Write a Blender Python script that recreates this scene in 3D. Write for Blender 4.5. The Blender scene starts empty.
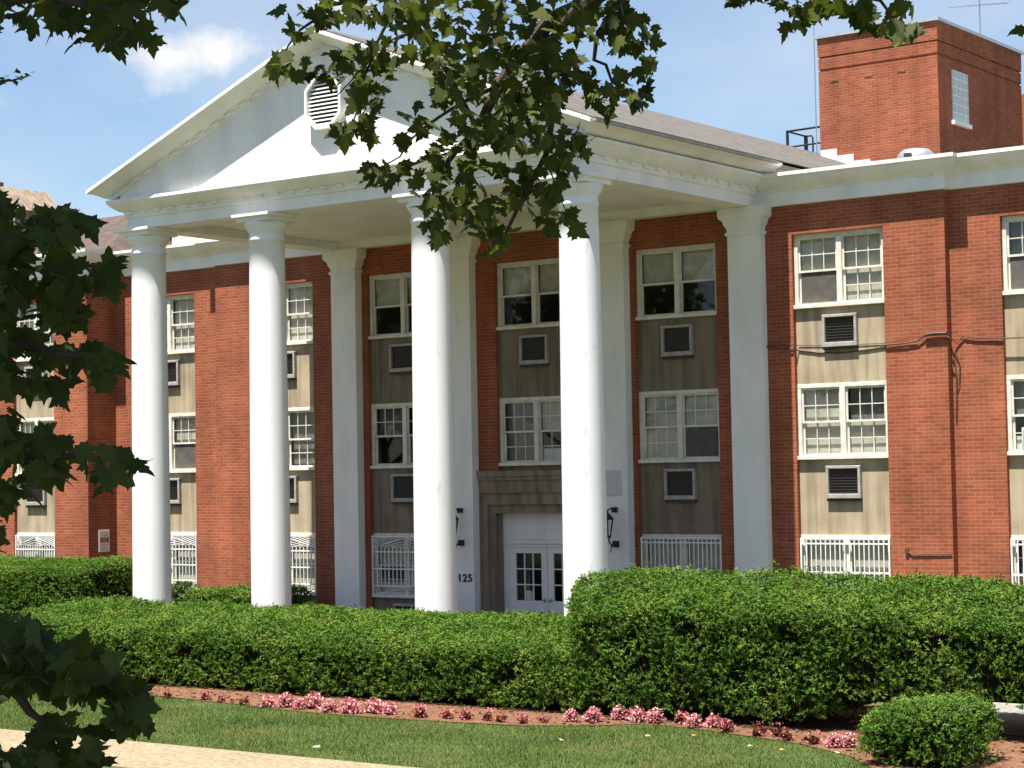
import bpy, math, random
import numpy as np
from mathutils import Vector, Matrix, noise as mnoise
random.seed(7); RNG = np.random.default_rng(11)
scene = bpy.context.scene
COL = scene.collection
R = math.radians
GZ = 3.0                      # heights below are measured from camera-fit zero; the ground is at -3, moved to 0

# ------------------------------------------------------------------ camera
F = 1997.7
CAM = np.array([24.622, -33.109, 0.505])
YAW, PITCH, ROLL = 0.63286, 0.04452, -0.01828
_f = np.array([-math.sin(YAW)*math.cos(PITCH), math.cos(YAW)*math.cos(PITCH), math.sin(PITCH)])
_r = np.array([math.cos(YAW), math.sin(YAW), 0.0]); _u = np.cross(_r, _f)
RT = math.cos(ROLL)*_r + math.sin(ROLL)*_u
UP = -math.sin(ROLL)*_r + math.cos(ROLL)*_u
cd = bpy.data.cameras.new('camera'); cam = bpy.data.objects.new('camera', cd); COL.objects.link(cam)
cd.sensor_width = 36; cd.lens = F/1024*36; cd.clip_start = 0.1; cd.clip_end = 3000
cam.matrix_world = Matrix(((RT[0], UP[0], -_f[0], CAM[0]), (RT[1], UP[1], -_f[1], CAM[1]),
                           (RT[2], UP[2], -_f[2], CAM[2]+GZ), (0, 0, 0, 1)))
scene.camera = cam
def at(px, py, depth):
    return CAM + depth*(_f + RT*(px-512)/F - UP*(py-384)/F)

# ------------------------------------------------------------------ sky, sun, exposure
SUN_EL = 71.0
w = bpy.data.worlds.new('World'); scene.world = w; w.use_nodes = True
nt = w.node_tree; nt.nodes.clear()
def wn(t, **k):
    n = nt.nodes.new(t)
    for a, b in k.items(): setattr(n, a, b)
    return n
SKY_STR = 0.06
sky = wn('ShaderNodeTexSky', sky_type='NISHITA', sun_disc=False, sun_elevation=R(SUN_EL), sun_rotation=R(180),
         air_density=1.0, dust_density=0.5, ozone_density=3.0, altitude=50)
bg = wn('ShaderNodeBackground'); bg.inputs['Strength'].default_value = SKY_STR
out = wn('ShaderNodeOutputWorld'); tc = wn('ShaderNodeTexCoord')
def math_n(op, a, b=None, clamp=False):
    n = wn('ShaderNodeMath', operation=op, use_clamp=clamp)
    for i, v in enumerate((a, b)):
        if v is None: continue
        if isinstance(v, (int, float)): n.inputs[i].default_value = v
        else: nt.links.new(v, n.inputs[i])
    return n.outputs[0]
nz = wn('ShaderNodeTexNoise'); nz.inputs['Scale'].default_value = 26; nz.inputs['Detail'].default_value = 6
nz.inputs['Roughness'].default_value = 0.6
nt.links.new(tc.outputs['Generated'], nz.inputs['Vector'])
wmap = wn('ShaderNodeMapping'); wmap.inputs['Scale'].default_value = (3, 3, 7)
nt.links.new(tc.outputs['Generated'], wmap.inputs['Vector'])
nw = wn('ShaderNodeTexNoise'); nw.inputs['Scale'].default_value = 1.6; nw.inputs['Detail'].default_value = 5
nt.links.new(wmap.outputs[0], nw.inputs['Vector'])
mask = math_n('MULTIPLY', math_n('SUBTRACT', nw.outputs['Fac'], 0.40, True), 1.1, True)     # thin high cloud
sq = wn('ShaderNodeVectorMath', operation='MULTIPLY'); sq.inputs[1].default_value = (1, 1, 1.9); nt.links.new(tc.outputs['Generated'], sq.inputs[0])
for c, rad, amt in (((-0.700, 0.684, 0.205), 0.036, 1.15), ((-0.684, 0.700, 0.207), 0.036, 1.25), ((-0.64, 0.733, 0.232), 0.034, 0.9),
                    ((-0.762, 0.62, 0.183), 0.016, 0.5), ((-0.90, 0.40, 0.25), 0.09, 1.2), ((0.2, 0.95, 0.3), 0.12, 1.2)):
    v = wn('ShaderNodeVectorMath', operation='DISTANCE'); v.inputs[1].default_value = (c[0], c[1], c[2]*1.9)
    nt.links.new(sq.outputs[0], v.inputs[0])
    fall = math_n('SUBTRACT', 1.0, math_n('DIVIDE', v.outputs['Value'], rad), False)
    puff = math_n('MULTIPLY', math_n('ADD', fall, math_n('MULTIPLY', math_n('SUBTRACT', nz.outputs['Fac'], 0.55), 2.2), True), amt, True)
    mask = math_n('MAXIMUM', mask, puff)
mx = wn('ShaderNodeMix', data_type='RGBA')
nt.links.new(mask, mx.inputs['Factor']); nt.links.new(sky.outputs[0], mx.inputs['A'])
mx.inputs['B'].default_value = (6.2, 6.3, 6.4, 1)
nt.links.new(mx.outputs['Result'], bg.inputs['Color']); nt.links.new(bg.outputs[0], out.inputs[0])
sl = bpy.data.lights.new('sun', 'SUN'); sl.energy = 5.0; sl.angle = R(0.53); sl.color = (1.0, 0.95, 0.87)
sun = bpy.data.objects.new('sun', sl); COL.objects.link(sun); sun.location = (0, -10, 40)
sun.rotation_euler = (R(90-SUN_EL), 0, 0)
vs = scene.view_settings; vs.view_transform = 'Standard'; vs.look = 'None'; vs.gamma = 1; vs.use_curve_mapping = False
vs.exposure = 1.4
scene.cycles.max_bounces = 8; scene.cycles.transparent_max_bounces = 12

# ------------------------------------------------------------------ materials
class NT:
    def __init__(s, name):
        s.m = bpy.data.materials.new(name); s.m.use_nodes = True; s.t = s.m.node_tree
        s.b = s.t.nodes['Principled BSDF']; s.o = s.t.nodes['Material Output']
    def n(s, ty, **k):
        x = s.t.nodes.new(ty)
        for a, b in k.items(): setattr(x, a, b)
        return x
    def l(s, a, b): s.t.links.new(a, b)
    def pos(s, scale=(1, 1, 1)):
        g = s.n('ShaderNodeNewGeometry'); mp = s.n('ShaderNodeMapping'); mp.inputs['Scale'].default_value = scale
        s.l(g.outputs['Position'], mp.inputs['Vector']); return mp.outputs[0]
    def noise(s, scale, detail=4, vec=None, rough=.55):
        x = s.n('ShaderNodeTexNoise'); x.inputs['Scale'].default_value = scale; x.inputs['Detail'].default_value = detail
        x.inputs['Roughness'].default_value = rough
        s.l(vec if vec is not None else s.pos(), x.inputs['Vector']); return x.outputs['Fac']
    def ramp(s, fac, stops):
        x = s.n('ShaderNodeValToRGB'); e = x.color_ramp.elements
        while len(e) < len(stops): e.new(.5)
        for i, (p, c) in enumerate(stops): e[i].position = p; e[i].color = (*c, 1)
        s.l(fac, x.inputs['Fac']); return x.outputs['Color']
    def mix(s, fac, a, b, blend='MIX'):
        x = s.n('ShaderNodeMix', data_type='RGBA', blend_type=blend)
        for v, k in ((fac, 'Factor'), (a, 'A'), (b, 'B')):
            if isinstance(v, float): x.inputs[k].default_value = v
            elif isinstance(v, tuple): x.inputs[k].default_value = (*v, 1)
            else: s.l(v, x.inputs[k])
        return x.outputs['Result']
    def bump(s, h, strength=.3, dist=.01):
        x = s.n('ShaderNodeBump'); x.inputs['Strength'].default_value = strength; x.inputs['Distance'].default_value = dist
        s.l(h, x.inputs['Height']); s.l(x.outputs[0], s.b.inputs['Normal'])
    def base(s, c):
        if isinstance(c, tuple): s.b.inputs['Base Color'].default_value = (*c, 1)
        else: s.l(c, s.b.inputs['Base Color'])
    def rough(s, v): s.b.inputs['Roughness'].default_value = v
def simple(name, c, rough=.6, var=.12, scale=3.0, bump=0, metallic=0, spec=.4):
    x = NT(name); f = x.noise(scale, 5)
    d = tuple(v*(1-var) for v in c); e = tuple(min(1, v*(1+var)) for v in c)
    x.base(x.ramp(f, [(.3, d), (.7, e)])); x.rough(rough); x.b.inputs['Metallic'].default_value = metallic
    x.b.inputs['Specular IOR Level'].default_value = spec
    if bump: x.bump(x.noise(60, 3), bump, .004)
    return x.m
def brick_mat(name, c1, c2, mortar):
    x = NT(name); g = x.n('ShaderNodeNewGeometry'); sp = x.n('ShaderNodeSeparateXYZ'); sn = x.n('ShaderNodeSeparateXYZ')
    x.l(g.outputs['Position'], sp.inputs[0]); x.l(g.outputs['True Normal'], sn.inputs[0])
    ab = x.n('ShaderNodeMath', operation='ABSOLUTE'); x.l(sn.outputs['X'], ab.inputs[0])
    gt = x.n('ShaderNodeMath', operation='GREATER_THAN'); x.l(ab.outputs[0], gt.inputs[0]); gt.inputs[1].default_value = .7
    mu = x.n('ShaderNodeMix'); x.l(gt.outputs[0], mu.inputs[0]); x.l(sp.outputs['X'], mu.inputs[2]); x.l(sp.outputs['Y'], mu.inputs[3])
    cb = x.n('ShaderNodeCombineXYZ'); x.l(mu.outputs[0], cb.inputs[0]); x.l(sp.outputs['Z'], cb.inputs[1])
    bt = x.n('ShaderNodeTexBrick'); bt.inputs['Scale'].default_value = 1.0; bt.inputs['Brick Width'].default_value = .215
    bt.inputs['Row Height'].default_value = .0686; bt.inputs['Mortar Size'].default_value = .0055; bt.inputs['Mortar Smooth'].default_value = .2
    bt.inputs['Bias'].default_value = -.1
    bt.inputs['Color1'].default_value = (*c1, 1); bt.inputs['Color2'].default_value = (*c2, 1); bt.inputs['Mortar'].default_value = (*mortar, 1)
    x.l(cb.outputs[0], bt.inputs['Vector'])
    big = x.ramp(x.noise(.7, 7), [(.28, (.74, .72, .72)), (.72, (1.16, 1.13, 1.10))])
    streak = x.ramp(x.noise(1.0, 5, x.pos((2.2, 2.2, .16))), [(.32, (.80, .78, .78)), (.55, (1, 1, 1))])
    c = x.mix(1.0, bt.outputs['Color'], big, 'MULTIPLY'); c = x.mix(1.0, c, streak, 'MULTIPLY')
    x.base(c); x.rough(.85); x.b.inputs['Specular IOR Level'].default_value = .2
    inv = x.n('ShaderNodeMath', operation='SUBTRACT'); inv.inputs[0].default_value = 1; x.l(bt.outputs['Fac'], inv.inputs[1])
    x.bump(inv.outputs[0], .5, .006); return x.m
M = {}
M['brick'] = brick_mat('red_brick', (.245, .070, .036), (.34, .101, .050), (.35, .18, .11))
M['brick_far'] = brick_mat('red_brown_brick', (.20, .075, .045), (.25, .10, .06), (.35, .28, .22))
def white_paint(name, c, dirt=.3, stip=.18):
    x = NT(name); f = x.noise(1.1, 6, x.pos((1.5, 1.5, .5)))
    base = x.ramp(f, [(.30, tuple(v*(1-dirt*.45) for v in c)), (.58, c)])
    spots = x.ramp(x.noise(7, 6, x.pos((1, 1, .35))), [(.26, (.72, .69, .63)), (.36, (1, 1, 1))])
    x.base(x.mix(.6, base, x.mix(1.0, base, spots, 'MULTIPLY'))); x.rough(.55); x.b.inputs['Specular IOR Level'].default_value = .3
    x.bump(x.noise(45, 4), stip, .006); return x.m
M['white'] = white_paint('white_paint', (.80, .79, .76))
M['column'] = white_paint('white_column_stucco', (.78, .78, .77), .16, .5)
M['trim'] = simple('window_frame_paint', (.62, .585, .515), .55, .16, 5)
M['bars'] = simple('white_iron_paint', (.72, .71, .68), .45, .08, 9)
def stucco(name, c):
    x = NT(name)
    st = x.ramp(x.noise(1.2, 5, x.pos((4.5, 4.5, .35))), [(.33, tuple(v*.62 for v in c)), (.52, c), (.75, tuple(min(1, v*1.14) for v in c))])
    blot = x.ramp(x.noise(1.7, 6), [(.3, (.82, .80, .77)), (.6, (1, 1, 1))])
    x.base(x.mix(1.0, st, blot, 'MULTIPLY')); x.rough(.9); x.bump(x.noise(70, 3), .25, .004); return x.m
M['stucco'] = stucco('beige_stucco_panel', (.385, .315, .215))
M['porch_shade_stucco'] = stucco('brown_stain_and_shade_stucco', (.20, .16, .115))  # darker stucco for the portico: brown stain plus shade put into the colour
M['stone'] = stucco('brown_limestone', (.26, .20, .145))
def shingle(name, c, row=.16):
    x = NT(name); tc_ = x.n('ShaderNodeNewGeometry'); sp = x.n('ShaderNodeSeparateXYZ'); x.l(tc_.outputs['Position'], sp.inputs[0])
    cb = x.n('ShaderNodeCombineXYZ'); x.l(sp.outputs['Y'], cb.inputs[0]); x.l(sp.outputs['X'], cb.inputs[1])
    bt = x.n('ShaderNodeTexBrick'); bt.inputs['Scale'].default_value = 1; bt.inputs['Brick Width'].default_value = .3; bt.inputs['Row Height'].default_value = row
    bt.inputs['Mortar Size'].default_value = .006; bt.inputs['Color1'].default_value = (*[v*.78 for v in c], 1); bt.inputs['Color2'].default_value = (*[v*1.2 for v in c], 1)
    bt.inputs['Mortar'].default_value = (*[v*.45 for v in c], 1); x.l(cb.outputs[0], bt.inputs['Vector'])
    nz_ = x.ramp(x.noise(9, 6), [(.3, (.66, .66, .66)), (.7, (1.3, 1.28, 1.24))])
    x.base(x.mix(1.0, bt.outputs['Color'], nz_, 'MULTIPLY')); x.rough(.95); x.bump(x.noise(50, 3), .4, .01); return x.m
M['shingle'] = shingle('grey_asphalt_shingle', (.098, .090, .080))
M['tile'] = shingle('brown_roof_tile', (.078, .055, .045), .3)
M['flatroof'] = simple('flat_roof_gravel', (.25, .24, .22), .95, .2, 5)
M['dark'] = simple('dark_interior', (.035, .033, .03), .9, .2)
M['interior'] = simple('interior_plaster', (.30, .28, .25), .9, .1)
M['blind'] = simple('window_shade_fabric', (.50, .46, .39), .8, .16, 4)
M['drape'] = simple('grey_net_curtain', (.15, .145, .135), .9, .3, 5)
M['curtain'] = simple('pale_curtain', (.62, .60, .56), .8, .15, 8)
M['screen'] = simple('insect_screen', (.085, .078, .07), .8, .25, 5)
M['acgrille'] = simple('dark_grille', (.045, .038, .032), .7, .3, 25)
M['aluminium'] = simple('weathered_aluminium', (.32, .305, .28), .55, .2, 8)
M['galv'] = simple('galvanised_metal', (.55, .57, .58), .35, .12, 8, 0, .7)
M['black'] = simple('black_iron', (.018, .018, .018), .45, .2, 8)
M['brown_metal'] = simple('brown_cable_cover', (.09, .045, .03), .6, .2, 8)
M['red'] = simple('sign_red', (.42, .06, .05), .5, .1)
M['signwhite'] = simple('sign_white', (.62, .60, .56), .5, .06)
M['chrome'] = simple('dull_steel', (.4, .4, .4), .35, .1, 8, 0, .8)
def glass_mat(name, tint=(.93, .95, .945)):
    x = NT(name); x.t.nodes.remove(x.b)
    tr = x.n('ShaderNodeBsdfTransparent'); tr.inputs[0].default_value = (*tint, 1)
    gl = x.n('ShaderNodeBsdfGlossy'); gl.inputs['Roughness'].default_value = .02
    lw_ = x.n('ShaderNodeLayerWeight'); lw_.inputs['Blend'].default_value = .5
    p5 = x.n('ShaderNodeMath', operation='POWER'); x.l(lw_.outputs['Facing'], p5.inputs[0]); p5.inputs[1].default_value = 5
    fr = x.n('ShaderNodeMath', operation='MULTIPLY_ADD'); x.l(p5.outputs[0], fr.inputs[0]); fr.inputs[1].default_value = .55; fr.inputs[2].default_value = .026
    mx_ = x.n('ShaderNodeMixShader'); x.l(fr.outputs[0], mx_.inputs[0]); x.l(tr.outputs[0], mx_.inputs[1]); x.l(gl.outputs[0], mx_.inputs[2])
    x.l(mx_.outputs[0], x.o.inputs[0]); return x.m
M['glass'] = glass_mat('window_glass')
def leaf_mat(name, stops, scale=6, trans=.35, rough=.6, spec=.18, tcol=None, rnd=True):
    x = NT(name)
    c = x.ramp(x.noise(scale, 3), stops)
    if rnd:
        g = x.n('ShaderNodeNewGeometry'); v = x.ramp(g.outputs['Random Per Island'], [(0, (.66, .70, .62)), (.6, (1, 1, 1)), (1, (1.32, 1.25, 1.1))])
        c = x.mix(1.0, c, v, 'MULTIPLY')
    x.base(c); x.rough(rough); x.b.inputs['Specular IOR Level'].default_value = spec
    tl = x.n('ShaderNodeBsdfTranslucent'); x.l(x.mix(1.0, c, tcol or (1.2, 1.35, .5), 'MULTIPLY'), tl.inputs[0])
    ms = x.n('ShaderNodeMixShader'); ms.inputs[0].default_value = trans
    x.l(x.b.outputs[0], ms.inputs[1]); x.l(tl.outputs[0], ms.inputs[2]); x.l(ms.outputs[0], x.o.inputs[0]); return x.m
M['leaf_near'] = leaf_mat('tree_leaf_dark', [(.3, (.038, .052, .015)), (.7, (.066, .084, .023))], 9, .38)
M['leaf_mid'] = leaf_mat('tree_leaf', [(.3, (.048, .062, .016)), (.7, (.088, .106, .026))], 9, .36)
M['hedge'] = leaf_mat('yew_needles', [(.3, (.058, .118, .020)), (.5, (.092, .170, .028)), (.72, (.165, .232, .046))], 1.6, .10, .85, .05)
M['shrubleaf'] = leaf_mat('broad_shrub_leaf', [(.3, (.05, .085, .03)), (.7, (.09, .13, .05))], 3, .25)
M['grassblade'] = leaf_mat('grass_blade', [(.32, (.052, .092, .018)), (.5, (.088, .134, .024)), (.64, (.140, .156, .044))], .8, .2, .6, .2)
M['bark'] = simple('bark', (.055, .042, .032), .9, .35, 14, .5)
M['twig'] = simple('hedge_twig', (.013, .014, .007), 1.0, .3, 6, 0, 0, 0)
M['begonia_leaf'] = leaf_mat('begonia_leaf', [(.3, (.075, .018, .014)), (.7, (.12, .04, .02))], 14, .15)
M['petal'] = leaf_mat('begonia_petal', [(.36, (.50, .11, .15)), (.64, (.72, .42, .44))], 22, .25, .6, .3, (1, .8, .8))
M['petal_red'] = leaf_mat('begonia_petal_red', [(.34, (.38, .07, .08)), (.62, (.55, .2, .22))], 22, .25, .6, .3, (1, .8, .8))
def ground_mat(name, stops, scale, rough=.95, bscale=40, bs=.4, fine=None):
    x = NT(name); c = x.ramp(x.noise(scale, 6), stops)
    if fine: c = x.mix(1.0, c, x.ramp(x.noise(fine, 4), [(.3, (.68, .68, .68)), (.7, (1.3, 1.3, 1.3))]), 'MULTIPLY')
    x.base(c); x.rough(rough); x.b.inputs['Specular IOR Level'].default_value = .15; x.bump(x.noise(bscale, 4), bs, .02); return x.m
M['lawn'] = ground_mat('lawn_soil', [(.3, (.045, .068, .018)), (.55, (.062, .085, .025)), (.75, (.095, .098, .042))], 1.2, fine=22)
M['field'] = ground_mat('far_ground', [(.3, (.05, .07, .02)), (.7, (.09, .10, .04))], .1)
M['mulch'] = ground_mat('bark_mulch', [(.3, (.105, .050, .028)), (.7, (.20, .105, .062))], 5, .95, 40, .9, 30)
M['walk'] = ground_mat('pale_concrete', [(.3, (.215, .170, .110)), (.7, (.25, .20, .132))], 1.2, .85, 90, .15, 14)
M['path'] = ground_mat('grey_concrete', [(.3, (.19, .175, .155)), (.7, (.24, .225, .20))], 1.5, .85, 90, .15, 14)
M['low_bounce_floor'] = ground_mat('dark_low_bounce_paving', [(.3, (.070, .040, .030)), (.7, (.11, .06, .045))], 3, .9, 60, .3)  # unseen porch floor, its tone made dark to cut light bounced into the portico
M['asphalt'] = ground_mat('asphalt', [(.3, (.045, .045, .045)), (.7, (.06, .06, .058))], 2, .9, 90, .3)
M['chip'] = leaf_mat('mulch_chip', [(.3, (.10, .045, .025)), (.7, (.21, .115, .07))], 10, 0, .9, .1)

# ------------------------------------------------------------------ mesh helpers
class MB:
    def __init__(s): s.v = []; s.f = []
    def add(s, vs, fs):
        o = len(s.v); s.v += [tuple(map(float, p)) for p in vs]; s.f += [tuple(i+o for i in f) for f in fs]; return s
    def box(s, x0, x1, y0, y1, z0, z1):
        return s.add([(x0,y0,z0),(x1,y0,z0),(x1,y1,z0),(x0,y1,z0),(x0,y0,z1),(x1,y0,z1),(x1,y1,z1),(x0,y1,z1)],
                     [(0,3,2,1),(4,5,6,7),(0,1,5,4),(1,2,6,5),(2,3,7,6),(3,0,4,7)])
    def bar(s, a, b, r, n=6, r2=None, cap=True):
        a = Vector(a); b = Vector(b); d = (b-a).normalized(); r2 = r if r2 is None else r2
        p = d.orthogonal().normalized(); q = d.cross(p); vs = []
        for c, rr in ((a, r), (b, r2)):
            for i in range(n):
                t = 2*math.pi*i/n; vs.append(c+(p*math.cos(t)+q*math.sin(t))*rr)
        fs = [(i, (i+1) % n, n+(i+1) % n, n+i) for i in range(n)]
        if cap: fs += [tuple(range(n))[::-1], tuple(range(n, 2*n))]
        return s.add(vs, fs)
    def tube(s, pts, r0, r1=None, n=6):
        r1 = r0 if r1 is None else r1; pts = [Vector(p) for p in pts]; k = len(pts); vs = []; prev = None
        for i, p in enumerate(pts):
            d = (pts[min(i+1, k-1)]-pts[max(i-1, 0)]).normalized()
            if prev is None: prev = d.orthogonal().normalized()
            a = (prev-d*prev.dot(d)).normalized(); b = d.cross(a); prev = a; r = r0+(r1-r0)*i/(k-1)
            for j in range(n):
                t = 2*math.pi*j/n; vs.append(p+(a*math.cos(t)+b*math.sin(t))*r)
        fs = [(i*n+j, i*n+(j+1) % n, (i+1)*n+(j+1) % n, (i+1)*n+j) for i in range(k-1) for j in range(n)]
        fs += [tuple(range(n))[::-1], tuple(range((k-1)*n, k*n))]
        return s.add(vs, fs)
    def lathe(s, cx, cy, prof, n=48):
        vs = []; fs = []
        for r, z in prof:
            for j in range(n):
                t = 2*math.pi*j/n; vs.append((cx+r*math.cos(t), cy+r*math.sin(t), z))
        for i in range(len(prof)-1):
            for j in range(n): fs.append((i*n+j, i*n+(j+1) % n, (i+1)*n+(j+1) % n, (i+1)*n+j))
        fs += [tuple(range(n))[::-1], tuple(range((len(prof)-1)*n, len(prof)*n))]
        return s.add(vs, fs)
    def loft_rect(s, x0, x1, y0, y1, secs):            # secs: (grow sideways, grow forward, z)
        vs = []; fs = []
        for e, g, z in secs: vs += [(x0-e, y0-g, z), (x1+e, y0-g, z), (x1+e, y1, z), (x0-e, y1, z)]
        for i in range(len(secs)-1):
            for j in range(4): fs.append((i*4+j, i*4+(j+1) % 4, (i+1)*4+(j+1) % 4, (i+1)*4+j))
        fs += [(3, 2, 1, 0), tuple(range((len(secs)-1)*4, len(secs)*4))]
        return s.add(vs, fs)
    def prism_xz(s, poly, y0, y1):                      # outline in x,z; given y depth
        n = len(poly); vs = [(x, y0, z) for x, z in poly]+[(x, y1, z) for x, z in poly]
        return s.add(vs, [tuple(range(n)), tuple(range(n, 2*n))[::-1]]+[(i, n+i, n+(i+1) % n, (i+1) % n) for i in range(n)])
    def sweep(s, prof, path, side):                     # prof (out, z) along a plan path with mitres
        P = [Vector(p) for p in path]; k = len(P); nn = []
        for i in range(k-1):
            d = (P[i+1]-P[i]).normalized(); nn.append(Vector((d.y, -d.x))*side)
        off = []
        for i in range(k):
            if i == 0: off.append(nn[0])
            elif i == k-1: off.append(nn[-1])
            else:
                b = (nn[i-1]+nn[i]); b = b/b.length; off.append(b/b.dot(nn[i]))
        m = len(prof); vs = []
        for i in range(k):
            for o, z in prof: q = P[i]+off[i]*o; vs.append((q.x, q.y, z))
        fs = [(i*m+j, i*m+(j+1) % m, (i+1)*m+(j+1) % m, (i+1)*m+j) for i in range(k-1) for j in range(m)]
        fs += [tuple(range(m))[::-1], tuple(range((k-1)*m, k*m))]
        return s.add(vs, fs)
    def build(s, name, mat, parent=None, bevel=0, smooth=False, loc=None):
        me = bpy.data.meshes.new(name); o = bpy.data.objects.new(name, me); COL.objects.link(o)
        org = Vector((0, 0, 0))
        p = parent
        while p is not None: org += p.location; p = p.parent
        if loc is not None: o.location = Vector(loc)+Vector((0, 0, GZ))-org; org = org+o.location
        me.from_pydata([(x-org.x, y-org.y, z+GZ-org.z) for x, y, z in s.v], [], s.f); me.update()
        import bmesh
        bm = bmesh.new(); bm.from_mesh(me); bmesh.ops.recalc_face_normals(bm, faces=bm.faces); bm.to_mesh(me); bm.free()
        me.materials.append(M[mat] if isinstance(mat, str) else mat)
        if smooth:
            for pl in me.polygons: pl.use_smooth = True
        if parent is not None: o.parent = parent
        if bevel:
            b = o.modifiers.new('bevel', 'BEVEL'); b.width = bevel; b.segments = 1; b.limit_method = 'ANGLE'
        return o
def np_mesh(name, V, nper, mat, parent=None, loc=None):
    V = np.asarray(V, dtype=np.float32).reshape(-1, 3).copy(); n = len(V)//nper
    me = bpy.data.meshes.new(name); o = bpy.data.objects.new(name, me); COL.objects.link(o)
    org = np.zeros(3); p = parent
    while p is not None: org = org+np.array(p.location); p = p.parent
    if loc is not None: o.location = Vector((loc[0]-org[0], loc[1]-org[1], loc[2]+GZ-org[2])); org = np.array([loc[0], loc[1], loc[2]+GZ])
    V[:, 2] += GZ; V -= org.astype(np.float32)
    me.vertices.add(len(V)); me.vertices.foreach_set('co', V.ravel())
    me.loops.add(n*nper); me.loops.foreach_set('vertex_index', np.arange(n*nper, dtype=np.int32))
    me.polygons.add(n); me.polygons.foreach_set('loop_start', np.arange(0, n*nper, nper, dtype=np.int32))
    me.update(calc_edges=True); me.validate()
    me.materials.append(M[mat])
    if parent is not None: o.parent = parent
    return o
def thing(name, label, cat, loc=(0, 0, 0), group=None):
    o = bpy.data.objects.new(name, None); COL.objects.link(o); o.location = (loc[0], loc[1], loc[2]+GZ); o.empty_display_size = .2
    o['label'] = label; o['category'] = cat
    if group: o['group'] = group
    return o
def tag(o, label, cat, group=None):
    o['label'] = label; o['category'] = cat
    if group: o['group'] = group
    return o
def kind(o, k): o['kind'] = k; return o

# ------------------------------------------------------------------ the ground
def sheet(name, poly, z, mat):
    return kind(MB().add([(x, y, z) for x, y in poly], [tuple(range(len(poly)))]).build(name, mat), 'structure')
sheet('ground', [(-400, -400), (400, -400), (400, 900), (-400, 900)], -3.02, 'field')
BED = [(-16, -9.9), (-3.6, -9.9), (-1.1, -10.18), (.43, -10.25), (2.3, -10.50), (4.25, -10.80), (5.81, -10.82), (7.0, -10.72), (8.15, -10.58), (9.0, -10.12),
       (9.5, -9.62), (10.34, -9.70), (11.29, -9.99), (12.39, -10.38), (13.42, -11.04), (14.2, -11.95), (15.3, -12.3), (16.2, -12.1)]
sheet('lawn', [(-30, -14.5), (22, -14.5), (22, -6), (-30, -6)], -3.012, 'lawn')
sheet('flower_bed', BED+[(16.2, -6.1), (-16, -6.1)], -2.998, 'mulch')
sheet('path', [(12.4, -8.4), (17.5, -8.4), (17.5, -.2), (12.4, -.2)], -2.99, 'path')
wk = MB().box(-60, 60, -16.2, -14.46, -3.2, -2.985); kind(wk.build('sidewalk', 'walk'), 'structure')
kind(MB().box(-60, 60, -18.2, -18.0, -3.3, -2.99).build('kerb', 'path'), 'structure')
sheet('verge', [(-60, -18.0), (60, -18.0), (60, -16.2), (-60, -16.2)], -3.0, 'lawn')
sheet('road', [(-120, -25.2), (120, -25.2), (120, -18.2), (-120, -18.2)], -3.005, 'asphalt')

# ------------------------------------------------------------------ the main building
BLD = thing('brick_building', 'three-storey red brick building with white columns, pediment and portico behind the hedges', 'building', (.81, 0, -3))
T3, B3, T2, B2, T1, B1 = 4.85, 3.475, 2.05, .67, -.74, -2.1
TOPW = 4.85; FR0 = 5.41
# brick walls: piers between window bays, band over the top windows
wall = MB()
def pier(x0, x1, yf, z0=-3.02, z1=TOPW, d=.36): wall.box(x0, x1, yf, yf+d, z0, z1)
for a, b in ((-8.05, -6.91), (-5.05, -3.465), (-1.61, -.62), (2.47, 3.42), (5.275, 6.92), (8.77, 9.97)): pier(a, b, -.08)
pier(-.62, 0, -.08, .56); pier(1.855, 2.47, -.08, .56)
wall.box(-8.05, 9.97, -.08, .28, TOPW, 5.9)
for a, b in ((-8.93, -8.05), (-11.62, -10.78)): pier(a, b, .11)
wall.box(-11.62, -8.05, .11, .47, TOPW, 5.9)
for a, b in ((9.97, 10.93), (12.78, 14.6), (16.45, 18)): pier(a, b, .11)
wall.box(9.97, 18, .11, .47, TOPW, 5.9)
for a, b in ((-12.81, -11.62), (-16.2, -14.29)): pier(a, b, -.79)
wall.box(-16.2, -11.62, -.79, -.43, TOPW, 5.9)
wall.box(-11.98, -11.62, -.43, .11, -3.02, 5.9)
wall.box(-16.2, -15.9, -.43, 15, -3.02, 5.9); wall.box(17.7, 18, .47, 15, -3.02, 5.9); wall.box(-15.9, 17.7, 14.7, 15, -3.02, 5.9)
wall.build('wall', 'brick', BLD)
# stucco fill between the windows (one panel per bay and storey)
def spandrel(x0, x1, y, zb, zt): return MB().box(x0+.002, x1-.002, y+.015, y+.22, zb, zt).build('spandrel_panel', 'porch_shade_stucco' if -4 < x0 < 6 else 'stucco', BLD)
inner = MB()
for z in (-3.01, -.42, 2.38): inner.box(-15.88, 17.68, .55, 14.6, z, z+.12)
inner.box(-15.88, 17.68, 4.5, 4.6, -2.88, 5.7)
inner.build('interior_floors', 'interior', BLD)
rf = MB(); rf.box(-15.9, 17.7, .47, 14.7, 5.72, 5.86); rf.box(-15.9, -11.98, -.43, .47, 5.72, 5.86); rf.build('flat_roof', 'flatroof', BLD)

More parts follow.
